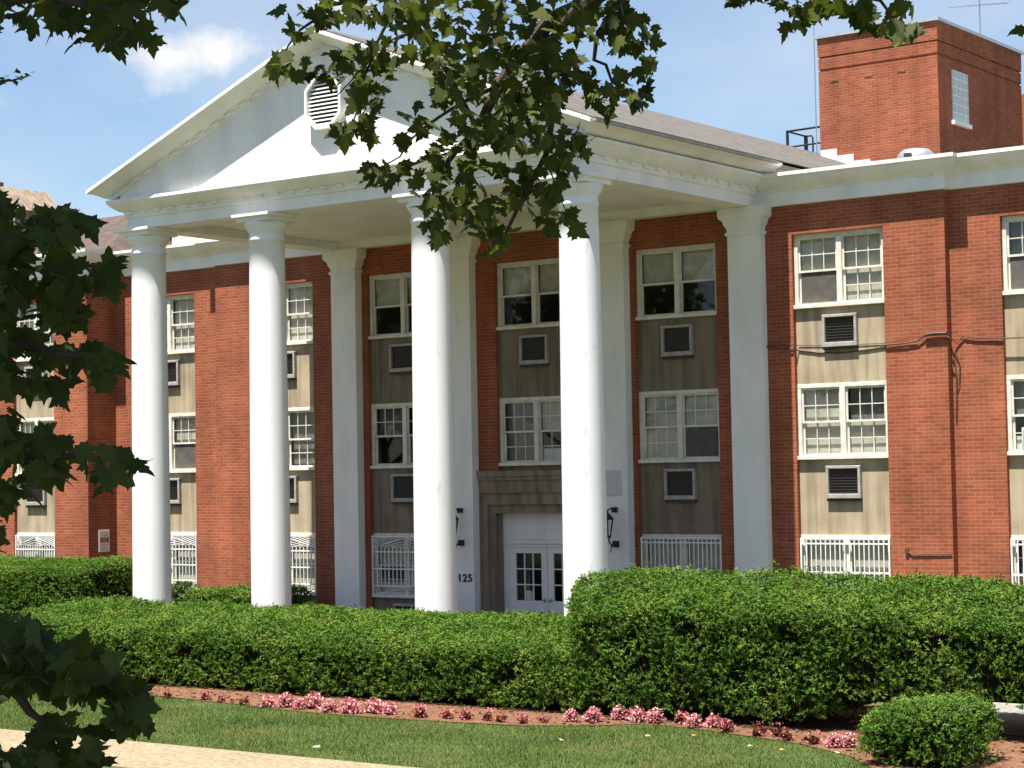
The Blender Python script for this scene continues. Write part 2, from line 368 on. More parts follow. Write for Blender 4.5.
# windows --------------------------------------------------------
def window(xl, xr, zt, zb, y, looks, bars=None, label=None, sill=True):
    fr = MB(); c = .075
    fr.box(xl, xr, y, y+.12, zt-c, zt); fr.box(xl, xl+c, y+.001, y+.119, zb+.05, zt-c); fr.box(xr-c, xr, y+.001, y+.119, zb+.05, zt-c)
    xm = (xl+xr)/2; fr.box(xm-.055, xm+.055, y-.01, y+.118, zb+.05, zt-c)
    fr.box(xl-.0, xr+.0, y-.07, y+.14, zb-.02, zb+.05)
    W = fr.build('window', 'trim', BLD, .006)
    if label: W['label'] = label
    gl = MB()
    for k, (a, b) in enumerate(((xl+c, xm-.055), (xm+.055, xr-c))):
        up, lo = looks[k]
        zlo, zhi = zb+.05, zt-c; zm = (zlo+zhi)/2+.0
        for which, z0, z1, yy in ((up, zm-.02, zhi, y+.035), (lo, zlo, zm+.015, y+.070)):
            s = MB(); t = .035
            s.box(a, b, yy, yy+.03, z1-t, z1); s.box(a, b, yy, yy+.03, z0, z0+t+.005)
            s.box(a, a+t, yy+.001, yy+.029, z0+t+.005, z1-t); s.box(b-t, b, yy+.001, yy+.029, z0+t+.005, z1-t)
            if which in 'bdw':
                for i in (1, 2):
                    xx = a+t+(b-a-2*t)*i/3; s.box(xx-.008, xx+.008, yy+.004, yy+.024, z0+t+.005, z1-t)
                zz = (z0+z1)/2; s.box(a+t, b-t, yy+.0055, yy+.0225, zz-.009, zz+.009)
            if which == 's': zz = (z0+z1)/2; s.box(a+t, b-t, yy+.012, yy+.0225, zz-.014, zz+.014)
            s.build('sash', 'trim', W)
            gl.box(a+t, b-t, yy+.013, yy+.017, z0+t+.005, z1-t)
            if which in 'bn': MB().box(a+.01, b-.01, y+.135, y+.145, z0+(.0 if which == 'n' else .01), z1).build('blind', 'blind', W)
            if which == 'w': MB().box(a+.01, b-.01, y+.135, y+.145, z0+.02, z0+(z1-z0)*.42).build('curtain', 'curtain', W)
            if which == 'd': MB().box(a+.01, b-.01, y+.18, y+.19, z0, z1).build('drape', 'drape', W)
            if which == 's': MB().box(a+t, b-t, yy-.008, yy-.003, z0+t+.005, z1-t).build('insect_screen', 'screen', W)
    gl.build('glass', 'glass', W)
    if bars:
        b = MB(); yb = y-.075; z0, z1 = zb+.02, zt-.05
        b.box(xl+.02, xl+.05, yb, yb+.03, z0, z1); b.box(xr-.05, xr-.02, yb, yb+.03, z0, z1)
        top = z1-.36 if bars == 'fan' else z1-.0; bot = z0+(.2 if bars == 'fan' else 0)
        rails = [z1-.03, z0] + ([top, bot, (top+bot)/2] if bars == 'fan' else [z1-.12, (z0+z1)/2])
        for z in rails: b.box(xl+.05, xr-.05, yb+.004, yb+.026, z, z+.028)
        n = 15 if bars == 'fan' else 17
        for i in range(n):
            x = xl+.05+(xr-xl-.1)*(i+1)/(n+1); b.box(x-.009, x+.009, yb+.006, yb+.024, bot, top+.1 if bars == 'fan' else z1-.01)
        if bars == 'fan':
            xm_ = (xl+xr)/2
            for sg in (-1, 1):
                hw = (xr-xl)/2-.06
                for i in range(5):
                    t0 = i/5; xo = hw*t0
                    b.bar((xm_+sg*xo*0.9, yb+.015, z1-.02), (xm_+sg*hw, yb+.015, top+.1+(z1-.1-top)*t0*.9), .010, 4)
                    if i < 4: b.bar((xm_, yb+.015, z1-.06-.06*i), (xm_+sg*hw*(1-.2*i), yb+.015, top+.11), .009, 4)
                b.bar((xm_, yb+.015, bot-.02), (xm_+sg*hw, yb+.015, z0+.03), .009, 4)
        for xx in (xl+.03, xr-.045):
            for z in (z0+.1, z1-.15): b.box(xx, xx+.015, yb+.03, y+.0, z, z+.03)
        b.build('security_bars', 'bars', W)
    return W
def ac_unit(xc, zt, y):
    w2 = .35; h = .60; o = MB(); t = .055; yf = y-.09
    o.box(xc-w2, xc+w2, yf, y+.1, zt-t, zt); o.box(xc-w2, xc+w2, yf, y+.1, zt-h, zt-h+t+.03)
    o.box(xc-w2, xc-w2+t, yf+.001, y+.099, zt-h+t+.03, zt-t); o.box(xc+w2-t, xc+w2, yf+.001, y+.099, zt-h+t+.03, zt-t)
    A = o.build('air_conditioner', 'aluminium', BLD, .008)
    g = MB(); g.box(xc-w2+t+.002, xc+w2-t-.002, y-.02, y+.01, zt-h+t+.032, zt-t-.002)
    k = 9
    for i in range(k):
        z = zt-h+t+.05+(h-2*t-.07)*i/(k-1); g.box(xc-w2+t+.004, xc+w2-t-.004, y-.045, y-.02, z, z+.012)
    g.build('grille', 'acgrille', A)
    s = MB().box(xc-w2+.01, xc+w2-.01, yf+.02, y+.05, zt-h-.05, zt-h-.002).build('drip_tray', 'acgrille', A)
    return A
BAYS = {  # name: x left, x right, frame y, looks for the three storeys
 'L2': (-10.78, -8.93, .19, [('b','b'),('b','b')], [('b','d'),('b','s')], [('n','n'),('b','n')]),
 'L1': (-6.91, -5.05, 0, [('b','b'),('b','b')], [('d','d'),('d','d')], [('n','n'),('b','n')]),
 'PL': (-3.465, -1.61, 0, [('n','k'),('n','k')], [('d','k'),('d','k')], [('n','w'),('d','w')]),
 'PC': (0, 1.855, 0, [('n','k'),('n','k')], [('d','d'),('b','w')], None),
 'P3': (3.42, 5.275, 0, [('n','k'),('n','k')], [('b','b'),('b','s')], [('n','n'),('n','w')]),
 'R1': (6.92, 8.77, 0, [('b','s'),('b','b')], [('b','b'),('d','b')], [('n','n'),('n','n')]),
 'RR': (10.93, 12.78, .19, [('d','s'),('d','s')], [('d','w'),('d','w')], [('d','n'),('d','n')]),
 'RX': (14.6, 16.45, .19, [('b','b'),('d','d')], [('b','b'),('d','d')], [('d','n'),('d','n')]),
 'FL': (-14.29, -12.81, -.71, [('b','b'),('b','b')], [('b','s'),('b','s')], [('n','n'),('n','n')]),
}
for nme, (xl, xr, y, l3, l2, l1) in BAYS.items():
    window(xl, xr, T3, B3, y, l3)
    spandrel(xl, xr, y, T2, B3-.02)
    window(xl, xr, T2, B2, y, l2)
    xc = (xl+xr)/2
    ac_unit(xc, B3-.16, y+.015)
    if l1 is not None:
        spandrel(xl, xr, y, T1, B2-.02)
        window(xl, xr, T1, B1, y, l1, 'fan' if nme in ('L2', 'L1', 'PL', 'FL') else 'plain')
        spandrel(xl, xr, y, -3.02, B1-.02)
        ac_unit(xc, B2-.14, y+.015); ac_unit(xc, B1-.14, y+.015)
# window unit hanging out of the second-storey window at the right edge
wa = MB().box(11.30, 11.85, -.12, .30, B2+.06, B2+.46).build('window_air_conditioner', 'signwhite', BLD, .02)
MB().box(11.33, 11.82, -.124, -.118, B2+.10, B2+.42).build('grille', 'aluminium', wa)
# pilasters with stepped capitals
PIL = ((-4.31, -3.62), (-1.19, -.50), (2.62, 3.31), (5.67, 6.36))
for a, b in PIL:
    MB().loft_rect(a, b, -.30, -.0805, [(0, 0, -2.9), (0, 0, 4.90), (.03, .03, 4.905), (.035, .035, 4.965), (.005, .005, 4.97), (.005, .005, 5.02), (.035, .02, 5.08),
        (.06, .03, 5.10), (.065, .04, 5.15), (.09, .06, 5.20), (.14, .09, 5.235), (.15, .10, 5.29), (.155, .10, 5.425)]).build('pilaster', 'white', BLD)
# columns
CY = -5.674
for cx in (-4.33, -1.15, 2.77, 5.94):
    pr = [(.44, -2.84), (.47, -2.79), (.47, -2.73), (.42, -2.68), (.385, -2.62)]
    for i in range(13):
        t = i/12; pr.append((.374-.044*t**1.7, -2.6+(4.92+2.6)*t))
    pr += [(.338, 4.925), (.346, 4.94), (.346, 4.975), (.338, 4.99), (.33, 5.0), (.33, 5.08), (.345, 5.10), (.39, 5.17), (.415, 5.23), (.42, 5.285)]
    C_ = MB().lathe(cx, CY, pr, 64).build('column', 'column', BLD, 0, True)
    MB().loft_rect(cx-.40, cx+.40, CY-.40, CY+.40, [(0, 0, 5.286), (0, 0, 5.355), (.045, .045, 5.365), (.065, .07, 5.375), (.065, .07, 5.428)]).build('abacus', 'white', C_)
    MB().box(cx-.5, cx+.5, CY-.5, CY+.5, -2.9, -2.84).build('plinth', 'white', C_)
MB().box(-5.2, 6.8, -6.4, -.09, -3.05, -2.9).build('porch_floor', 'low_bounce_floor', BLD)
# entablature: beams, ceiling, moulded cornice with dentils
FL_, FRR, FY = -4.613, 6.21, -5.954
en = MB()
en.box(FL_, FRR, FY, FY+.56, 5.43, 5.99); en.box(FL_, FL_+.56, FY+.56, -.081, 5.43, 5.99); en.box(FRR-.56, FRR, FY+.56, -.081, 5.43, 5.99)
en.box(FL_+.56, FRR-.56, -.34, -.081, 5.43, 5.99)
HP = [(.0, 5.64), (.035, 5.65), (.045, 5.68), (.05, 5.76), (.10, 5.775), (.13, 5.79), (.19, 5.83), (.25, 5.885), (.285, 5.93), (.30, 5.94), (.30, 6.0), (.0, 6.02)]
en.sweep(HP, [(FRR, -.085), (FRR, FY), (FL_, FY), (FL_, -.085)], -1)
for i in range(28):
    x = FL_+.12+(FRR-FL_-.24)*i/27; en.box(x-.065, x+.065, FY-.10, FY-.045, 5.715, 5.768)
for i in range(14):
    y = FY+.2+5.4*i/13
    en.box(FRR+.045, FRR+.10, y-.065, y+.065, 5.715, 5.768); en.box(FL_-.10, FL_-.045, y-.065, y+.065, 5.715, 5.768)
en.build('entablature', 'white', BLD)
MB().box(FL_+.56, FRR-.56, FY+.56, -.34, 5.60, 5.66).build('porch_ceiling', 'white', BLD)
# pediment: tympanum, louvre, raking cornice, roof
RX, RZ, RS = .81, 8.56, .3935
def zr(x): return RZ-RS*abs(x-RX)
ty = MB(); ty.prism_xz([(FL_-.02, 6.0), (FRR+.02, 6.0), (FRR+.02, zr(FRR)-.2), (RX, RZ-.2), (FL_-.02, zr(FL_)-.2)], FY-.17, FY+.25); ty.build('tympanum', 'white', BLD)
rk = MB()
RP = [(.16, -.325), (.195, -.32), (.20, -.30), (.20, -.245), (.25, -.24), (.32, -.22), (.42, -.16), (.50, -.10), (.555, -.075), (.57, -.065), (.57, .0), (.16, .0)]
n = len(RP)
for sg in (-1, 1):
    vs_ = []
    for o, dz in RP:
        x = (FL_-o) if sg < 0 else (FRR+o); vs_.append((x, FY-o, zr(x)+dz))
    for o, dz in RP: vs_.append((RX, FY-o, RZ+dz))
    rk.add(vs_, [(i, (i+1) % n, n+(i+1) % n, n+i) for i in range(n)]+[tuple(range(n)), tuple(range(n, 2*n))])
    x0, x1 = (FL_+.45, RX-.25) if sg < 0 else (RX+.25, FRR-.45)
    for i in range(14):
        x = x0+(x1-x0)*i/13; a, b = x-.085, x+.085; D0, D1, H0, H1 = FY-.262, FY-.199, -.298, -.247
        vs_ = [(a, D0, zr(a)+H0), (b, D0, zr(b)+H0), (b, D1, zr(b)+H0), (a, D1, zr(a)+H0), (a, D0, zr(a)+H1), (b, D0, zr(b)+H1), (b, D1, zr(b)+H1), (a, D1, zr(a)+H1)]
        rk.add(vs_, [(0,3,2,1),(4,5,6,7),(0,1,5,4),(1,2,6,5),(2,3,7,6),(3,0,4,7)])
# eave moulding along the two sides, above the seam
for X, sg in ((FRR, 1), (FL_, -1)):
    prof = [(.0, 6.025), (.27, 6.03), (.33, 6.05), (.45, 6.12), (.55, 6.15), (.57, 6.16), (.57, zr(FRR+.57)-.002), (.0, zr(FRR)-.01)]
    m_ = len(prof); vs_ = []
    for yy in (0, 1):
        for o, z in prof: vs_.append((X+sg*o, (FY-o+.0015) if yy == 0 else -.1, z))
    rk.add(vs_, [(i, (i+1) % m_, m_+(i+1) % m_, m_+i) for i in range(m_)]+[tuple(range(m_)), tuple(range(m_, 2*m_))])
rk.build('raking_cornice', 'white', BLD)
RO = MB()
for sg in (-1, 1):
    xe = FL_-.60 if sg < 0 else FRR+.60
    def P_(x, y, d): return (x, y, zr(x)+d)
    xb = RX+sg*6.35
    vs_ = [P_(RX, FY-.46, .012), P_(xe, FY-.46, .012), P_(xe, .9, .012), P_(xe, 13.6, .012), P_(RX, 14.4, .012)]
    vs2 = [(a, b, c+.022) for a, b, c in vs_]
    RO.add(vs_+vs2, [(0,1,2,3,4), (9,8,7,6,5)]+[(i, (i+1) % 5, 5+(i+1) % 5, 5+i) for i in range(5)])
roof = RO.build('portico_roof', 'shingle', BLD)
MB().add([(FL_, 14.36, 5.8), (FRR, 13.66, 5.8), (FRR, 13.66, zr(FRR)), (RX, 14.36, RZ), (FL_, 13.66, zr(FL_))], [(0, 1, 2, 3, 4)]).build('roof_gable', 'white', roof)
for X, sg in ((FRR+.57, 1), (FL_-.57, -1)):
    MB().box(min(X, X+sg*.07), max(X, X+sg*.07), FY-.50, -.35, 6.165, 6.202).build('gutter', 'aluminium', roof)
for X in (FRR+.22, FL_-.24): MB().box(X, X+.02, .12, 13.4, 5.87, 6.28).build('eave_board', 'white', roof)
# octagonal louvre
lx, lz, lw, lh, ch = .82, 7.25, .43, .49, .25
octo = lambda s: [(lx-lw*s, lz-(lh-ch)*s), (lx-lw*s, lz+(lh-ch)*s), (lx-(lw-ch)*s, lz+lh*s), (lx+(lw-ch)*s, lz+lh*s), (lx+lw*s, lz+(lh-ch)*s), (lx+lw*s, lz-(lh-ch)*s), (lx+(lw-ch)*s, lz-lh*s), (lx-(lw-ch)*s, lz-lh*s)]
lv = MB(); a_, b_ = octo(1), octo(.88)
y0, y1 = FY-.33, FY-.169
vs_ = [(x, y, z) for y in (y0, y1) for x, z in a_]+[(x, y, z) for y in (y0, y1) for x, z in b_]
fs_ = []
for i in range(8):
    j = (i+1) % 8; fs_ += [(i, j, 8+j, 8+i), (16+i, 24+i, 24+j, 16+j), (i, 16+i, 16+j, j)]
lv.add(vs_, fs_)
LV = lv.build('louvre_vent', 'white', BLD)
sl_ = MB()
for i in range(12):
    z = lz-lh*.88+2*lh*.88*(i+.5)/12; dz = abs(z-lz); hw = lw*.88 if dz < (lh-ch)*.88 else lw*.88-(dz-(lh-ch)*.88)
    hw -= .004
    sl_.add([(lx-hw, y0+.05, z-.016), (lx+hw, y0+.05, z-.016), (lx+hw, y0+.09, z+.008), (lx-hw, y0+.09, z+.008), (lx-hw, y0+.05, z+.004), (lx+hw, y0+.05, z+.004), (lx+hw, y0+.09, z+.028), (lx-hw, y0+.09, z+.028)],
            [(0,3,2,1),(4,5,6,7),(0,1,5,4),(1,2,6,5),(2,3,7,6),(3,0,4,7)])
sl_.build('slats', 'white', LV)
MB().prism_xz(octo(.87), y0+.13, y0+.14).build('louvre_back', 'dark', LV)
# wing cornice
WP = [(.0, 5.40), (.05, 5.41), (.05, 5.66), (.075, 5.675), (.085, 5.70), (.14, 5.73), (.215, 5.78), (.28, 5.84), (.325, 5.905), (.355, 5.92), (.355, 5.985), (.0, 5.995)]
MB().sweep(WP, [(FRR+.001, -.08), (9.97, -.08), (9.97, .11), (18, .11)], 1).build('wing_cornice', 'white', BLD)
MB().sweep(WP, [(FL_-.001, -.08), (-8.05, -.08), (-8.05, .11), (-11.62, .11), (-11.62, -.79), (-16.2, -.79)], -1).build('wing_cornice', 'white', BLD)
# entrance: stone surround, white panel, double doors
st = MB()
def surround(xo, xi, zo, zi, yf, yb):
    st.box(xo, xi, yf, yb, -2.9, zo); st.box(1.855-xi, 1.855-xo, yf, yb, -2.9, zo); st.box(xi, 1.855-xi, yf, yb, zi, zo)
st.box(-.72, 2.575, -.17, -.085, .44, .555); st.box(-.66, 2.515, -.14, -.084, .36, .44)
surround(-.615, -.47, .36, .10, -.10, .24); surround(-.47, -.33, .10, -.14, -.04, .24); surround(-.33, -.17, -.14, -.32, .03, .40)
st.box(.002, 1.853, .03, .20, .56, B2-.02); st.box(-.615, 2.47, .24, .4, .36, .555)
st.build('door_surround', 'stone', BLD)
dp = MB(); dp.box(-.169, 2.024, .28, .40, -.90, -.321); dp.box(-.169, -.02, .281, .399, -2.9, -.90); dp.box(1.875, 2.024, .281, .399, -2.9, -.90)
dp.box(-.06, 1.915, .245, .28, -.96, -.90); dp.box(-.04, 1.895, .262, .28, -.86, -.84)
dp.box(-.02, 1.875, .282, .398, -1.03, -.90); dp.build('door_frame', 'white', BLD, .006)
for k, (a, b) in enumerate(((-.018, .922), (.932, 1.873))):
    d_ = MB(); yy = .30; t = .15
    zg0, zg1 = -2.12, -1.15
    d_.box(a, b, yy, yy+.045, -2.89, zg0); d_.box(a, b, yy, yy+.045, zg1, -1.032); d_.box(a, a+t, yy+.001, yy+.044, zg0, zg1); d_.box(b-t, b, yy+.001, yy+.044, zg0, zg1)
    for i in (1, 2):
        xx = a+t+(b-a-2*t)*i/3; d_.box(xx-.013, xx+.013, yy+.004, yy+.04, zg0, zg1)
        zz = zg0+(zg1-zg0)*i/3; d_.box(a+t, b-t, yy+.006, yy+.038, zz-.013, zz+.013)
    d_.box(a+.12, b-.12, yy-.008, yy, -2.78, -2.25)
    D_ = d_.build('door', 'white', BLD, .004)
    MB().box(a+t, b-t, yy+.02, yy+.025, zg0, zg1).build('glass', 'glass', D_)
    hx = b-.07 if k == 0 else a+.07
    MB().lathe(hx, yy-.03, [(.012, -2.14), (.03, -2.13), (.034, -2.10), (.03, -2.07), (.012, -2.06)], 12).build('door_handle', 'chrome', D_)
    MB().box((a+b)/2-.10, (a+b)/2+.10, yy+.028, yy+.032, zg0+.01, zg0+.2).build('paper_notice', 'signwhite', D_)
# stair tower on the roof
TW = MB(); tx0, tx1, ty0, ty1, tz = 1.69, 4.87, 11.3, 16.5, 11.16
TW.box(tx0, tx1, ty0, ty1, 5.8, 10.34); TW.box(tx0, tx1, ty0, ty1, 10.39, 10.665); TW.box(tx0-.012, tx1+.012, ty0-.012, ty1+.012, 10.71, tz)
TW.box(tx0+.03, tx1-.03, ty0+.03, ty1-.03, 10.34, 10.39); TW.box(tx0+.03, tx1-.03, ty0+.03, ty1-.03, 10.665, 10.71)
tw = TW.build('roof_tower', 'brick', BLD)
MB().box(tx0-.07, tx1+.07, ty0-.07, ty1+.07, tz+.001, tz+.08).build('coping', 'galv', tw)
tb = MB(); tb.box(tx1+.001, tx1+.03, 12.05, 13.0, 8.85, 10.1)
tb.build('glass_block_window', simple('glass_block', (.42, .45, .45), .25, .15, 12, 0, 0, .6), tw)
tm = MB()
for i in range(1, 6): z = 8.85+1.25*i/6; tm.box(tx1+.03, tx1+.034, 12.05, 13.0, z-.012, z+.012)
for i in range(1, 4): y = 12.05+.95*i/4; tm.box(tx1+.0305, tx1+.0345, y-.012, y+.012, 8.85, 10.1)
tm.box(tx1+.001, tx1+.09, 12.0, 13.05, 8.75, 8.848); tm.build('window_joints', 'white', tw)
vs3 = MB()
for x in (2.12, 3.05, 3.92): vs3.box(x-.11, x+.11, ty0-.012, ty0+.02, 10.04, 10.11)
vs3.build('vent_slots', 'brick_far', tw)
fl_ = MB()
for i in range(7):
    x = tx0+.02+i*.45; fl_.box(x, x+.44, ty0-.03, ty0-.002, zr(x+.22)-.05, zr(x)+.16)
fl_.build('step_flashing', 'white', tw)
ch_ = MB().box(2.6, 4.2, 19, 20.4, 5.8, 10.6).build('rear_roof_block', 'brick', BLD)

# ------------------------------------------------------------------ things fixed to the building
def lantern(x, label):
    L = thing('wall_lantern', label, 'wall lamp', (x, -.30, -.66), 'black wall lanterns beside the entrance')
    b = MB(); y = -.30
    b.box(x-.02, x+.10, y-.05, y, -.30, -.20); b.box(x-.0, x+.12, y-.07, y, -.98, -.86)
    b.tube([(x+.05, y-.04, -.25), (x+.05, y-.16, -.22), (x+.03, y-.26, -.26), (x+.03, y-.28, -.33)], .016)
    b.tube([(x+.06, y-.05, -.92), (x+.05, y-.14, -.96), (x+.03, y-.22, -.88), (x+.03, y-.24, -.78)], .016)
    b.tube([(x+.03, y-.14, -.95), (x+.03, y-.17, -1.04), (x+.03, y-.2, -1.08)], .013, .006)
    b.build('bracket', 'black', L)
    cx, cy = x+.03, y-.27
    g = MB(); g.lathe(cx, cy, [(.06, -.76), (.115, -.44)], 6); g.build('lantern_glass', 'glass', L)
    f = MB()
    for i in range(6):
        t = 2*math.pi*i/6; f.bar((cx+.062*math.cos(t), cy+.062*math.sin(t), -.77), (cx+.119*math.cos(t), cy+.119*math.sin(t), -.43), .012, 4)
    f.lathe(cx, cy, [(.03, -.80), (.075, -.79), (.075, -.75), (.03, -.745)], 6)
    f.lathe(cx, cy, [(.14, -.44), (.145, -.42), (.06, -.33), (.02, -.30)], 6)
    f.build('lantern_frame', 'black', L)
    return L
lantern(-.86, 'black scrolled wall lantern on the white pilaster above the number 125')
lantern(2.97, 'black scrolled wall lantern on the white pilaster right of the front doors')
hn = thing('house_number', 'black house number 125 on the white pilaster left of the front doors', 'house number', (-.735, -.305, -1.72))
for i, chx in enumerate('125'):
    cu = bpy.data.curves.new('digit', 'FONT'); cu.body = chx; cu.size = .225; cu.extrude = .008; cu.align_x = 'CENTER'; cu.offset = .004
    to = bpy.data.objects.new('tmp', cu); COL.objects.link(to); dg = bpy.context.evaluated_depsgraph_get()
    me = bpy.data.meshes.new_from_object(to.evaluated_get(dg)); bpy.data.objects.remove(to)
    me.name = 'digit'; o = bpy.data.objects.new('digit', me); COL.objects.link(o); o.parent = hn
    o.location = (-.135+.135*i, -.006, 0); o.rotation_euler = (R(90), 0, 0); me.materials.clear(); me.materials.append(M['black'])
pq = MB().box(2.70, 3.17, -.318, -.3005, .02, .52); tag(pq.build('wall_plaque', simple('plaque_grey', (.52, .52, .53), .5, .1, 12), None, .004, loc=(2.93, -.31, .27)), 'pale grey square plaque high on the pilaster right of the entrance', 'plaque')
sg_ = thing('notice_sign', 'white notice sign with a red block on the shaded brick side wall at left', 'sign', (-11.6, -.31, -1.2))
MB().box(-11.618, -11.60, -.48, -.145, -1.20, -.68).build('sign_panel', 'signwhite', sg_, .003)
rd = MB(); rd.box(-11.5995, -11.596, -.42, -.20, -.97, -.86); rd.build('red_block', simple('sign_red_faded', (.36, .15, .13), .6, .1), sg_)
bl_ = MB(); bl_.box(-11.5955, -11.5935, -.435, -.40, -.98, -.85); bl_.box(-11.5955, -11.5935, -.22, -.185, -.98, -.85)
bl_.build('red_block_ends', simple('sign_dark_red', (.11, .03, .03), .6, .1), sg_)
tl_ = MB()
for z, a, b in ((-.745, -.34, -.28), (-.80, -.42, -.21), (-.845, -.35, -.27), (-1.03, -.40, -.34), (-1.03, -.30, -.22), (-1.09, -.38, -.25), (-1.14, -.41, -.21)): tl_.box(-11.5995, -11.597, a, b, z-.010, z+.010)
tl_.build('lettering', simple('sign_letter_grey', (.36, .34, .32), .6, .1), sg_)
# cable along the right wing
cb_ = MB(); Y_ = -.12
cb_.tube([(6.37, Y_, 2.78), (6.90, Y_, 2.715), (6.97, -.0, 2.69), (7.4, -.0, 2.62), (7.9, -.0, 2.60), (8.4, -.0, 2.63), (8.72, -.0, 2.66), (8.79, Y_, 2.69), (9.2, Y_, 2.70), (9.42, Y_, 2.73), (9.55, Y_, 2.81), (9.95, Y_, 2.815), (10.02, Y_, 2.75)], .013)
cb_.tube([(6.37, Y_, 2.80), (6.90, Y_, 2.79), (6.97, -.0, 2.78), (7.8, -.0, 2.74), (8.72, -.0, 2.73), (8.79, Y_, 2.74), (9.4, Y_, 2.77)], .007)
cb_.tube([(9.56, Y_-.01, 2.82), (9.75, Y_-.01, 2.84), (9.98, Y_-.01, 2.83)], .032)
cb_.tube([(9.985, -.06, 2.83), (10.0, .0, 2.60), (10.02, .085, 2.40), (10.05, .085, 2.1), (10.04, .085, 1.7), (10.02, .085, 1.3)], .014)
cb_.tube([(10.0, .0, 2.75), (10.08, .08, 2.66), (10.2, .08, 2.78), (10.4, .08, 2.74), (10.96, .08, 2.70), (12.8, .08, 2.66), (15, .08, 2.72)], .013)
cb_.tube([(10.04, .08, 2.5), (10.12, .08, 2.3), (10.10, .08, 1.95), (10.05, .08, 1.85)], .009)
tag(cb_.build('wall_cable', 'brown_metal', None, loc=(9.9, -.1, 2.7)), 'dark sagging cable strung across the right brick wing and its beige panel', 'cable')
c2 = MB(); c2.tube([(9.1, -.10, -1.02), (9.2, -.10, -1.08), (9.95, -.10, -1.06)], .012); c2.box(9.06, 9.13, -.12, -.081, -1.06, -.97)
tag(c2.build('wall_conduit', 'brown_metal', None, loc=(9.5, -.1, -1.05)), 'short thin rusty conduit low on the right brick pier', 'conduit')
# roof furniture
rl = thing('roof_railing', 'black pipe railing on the roof left of the brick tower', 'railing', (.9, 12, 8.3))
r_ = MB(); zt_, zm_ = 9.09, 8.68
r_.tube([(.40, 12, zt_), (1.68, 12, zt_+.02)], .028); r_.tube([(.40, 12, zm_), (1.68, 12, zm_+.02)], .024)
r_.tube([(.40, 12, zt_), (.40, 13.0, zt_)], .026); r_.tube([(.40, 12, zm_), (.40, 13.0, zm_)], .024)
r_.build('rails', 'black', rl)
for x, y, rr in ((.40, 12, .04), (.40, 13.0, .055)): MB().tube([(x, y, zr(x)+.03), (x, y, zt_+.02)], rr).build('post', 'black', rl)
MB().tube([(.60, 13.0, zr(.6)+.03), (.60, 13.0, zt_-.05), (.56, 13.0, zt_), (.40, 13.0, zt_)], .024).build('post', 'black', rl)
tv = thing('roof_ventilator', 'round galvanised roof ventilator with a dark opening behind the right cornice', 'roof vent', (8.05, 3.0, 5.86))
MB().lathe(8.05, 3.0, [(.30, 5.86), (.30, 6.40), (.37, 6.41), (.37, 6.52), (.35, 6.60), (.26, 6.68), (.10, 6.71)], 28).build('vent_drum', 'galv', tv, 0, True)
MB().box(7.98, 8.13, 2.60, 2.70, 6.46, 6.58).build('vent_opening', 'dark', tv)
an = thing('tv_antenna', 'thin television antenna on a pole above the right side of the brick tower', 'antenna', (4.75, 14.2, tz+.08))
MB().bar((4.75, 14.2, tz+.08), (4.75, 14.2, tz+1.6), .022).build('mast', 'chrome', an)
am = MB(); am.bar((4.2, 13.6, tz+.83), (5.25, 14.8, tz+1.0), .012)
for i in range(9):
    t = i/8; c = Vector((4.2+1.05*t, 13.6+1.2*t, tz+.83+.17*t)); l = .09+.05*t; am.bar(c-Vector((l, -l*.8, 0)), c+Vector((l, -l*.8, 0)), .006, 4)
am.build('boom', 'chrome', an)
an2 = thing('aerial_mast', 'plain thin mast standing at the left corner of the brick tower', 'antenna', (tx0-.06, ty0-.02, 8.4))
MB().bar((tx0-.09, ty0-.02, zr(tx0)+.03), (tx0-.09, ty0-.02, tz+1.7), .014).build('mast', 'chrome', an2)
mm = MB()
for z in (tz+.9, tz+.7): mm.bar((tx0-.35, ty0-.02, z+.05), (tx0+.45, ty0-.02, z-.06), .008, 4)
mm.build('crossbar', 'chrome', an2)

# ------------------------------------------------------------------ neighbouring houses beyond the left wing
H1 = thing('neighbour_house', 'cream house with brown tiled hipped roof behind the left wing', 'house', (-36, 24, -3))
MB().box(-46, -32.4, 18.6, 30, -3, 9.0).build('wall', simple('cream_stucco', (.52, .47, .38), .9, .12), H1)
rr_ = MB(); xa, xb, y0h, y1h = -46.8, -31.9, 18, 30.6
rr_.add([(xa, y0h, 9.0), (xb, y0h, 9.0), (xb, y1h, 9.0), (xa, y1h, 9.0), (-42, 24, 11.5), (-36.1, 24, 11.5), (xa, y0h, 8.85), (xb, y0h, 8.85), (xb, y1h, 8.85), (xa, y1h, 8.85)],
        [(0,1,5,4), (1,2,5), (2,3,4,5), (3,0,4), (0,6,7,1), (1,7,8,2), (2,8,9,3), (3,9,6,0), (6,9,8,7)])
h1r = rr_.build('roof', 'tile', H1)
dm = MB(); dm.box(-41.0, -39.4, 20.2, 22.5, 9.5, 11.6); dm.prism_xz([(-41.1, 11.6), (-39.3, 11.6), (-40.2, 12.6)], 20.1, 22.6); dm.build('dormer', 'stone', h1r)
cm = MB(); cm.box(-42.6, -42.0, 21, 21.6, 9.5, 12.9); cm.box(-42.7, -41.9, 20.9, 21.7, 12.9, 13.1); cm.build('chimney', 'brick_far', h1r)
MB().box(-36.6, -35.6, 19.0, 19.9, 9.1, 10.0).build('dormer', 'tile', h1r)
for x in (-44, -41, -38, -35):
    for z in (2, 5.5): MB().box(x-.5, x+.5, 18.57, 18.62, z, z+1.6).build('window', 'trim', H1)
H2 = thing('neighbour_house', 'low brown brick house with white gable seen under the portico at left', 'house', (-26, 20, -3))
MB().box(-31.6, -27.6, 20, 27, -3, 9.8).build('wall', 'brick_far', H2)
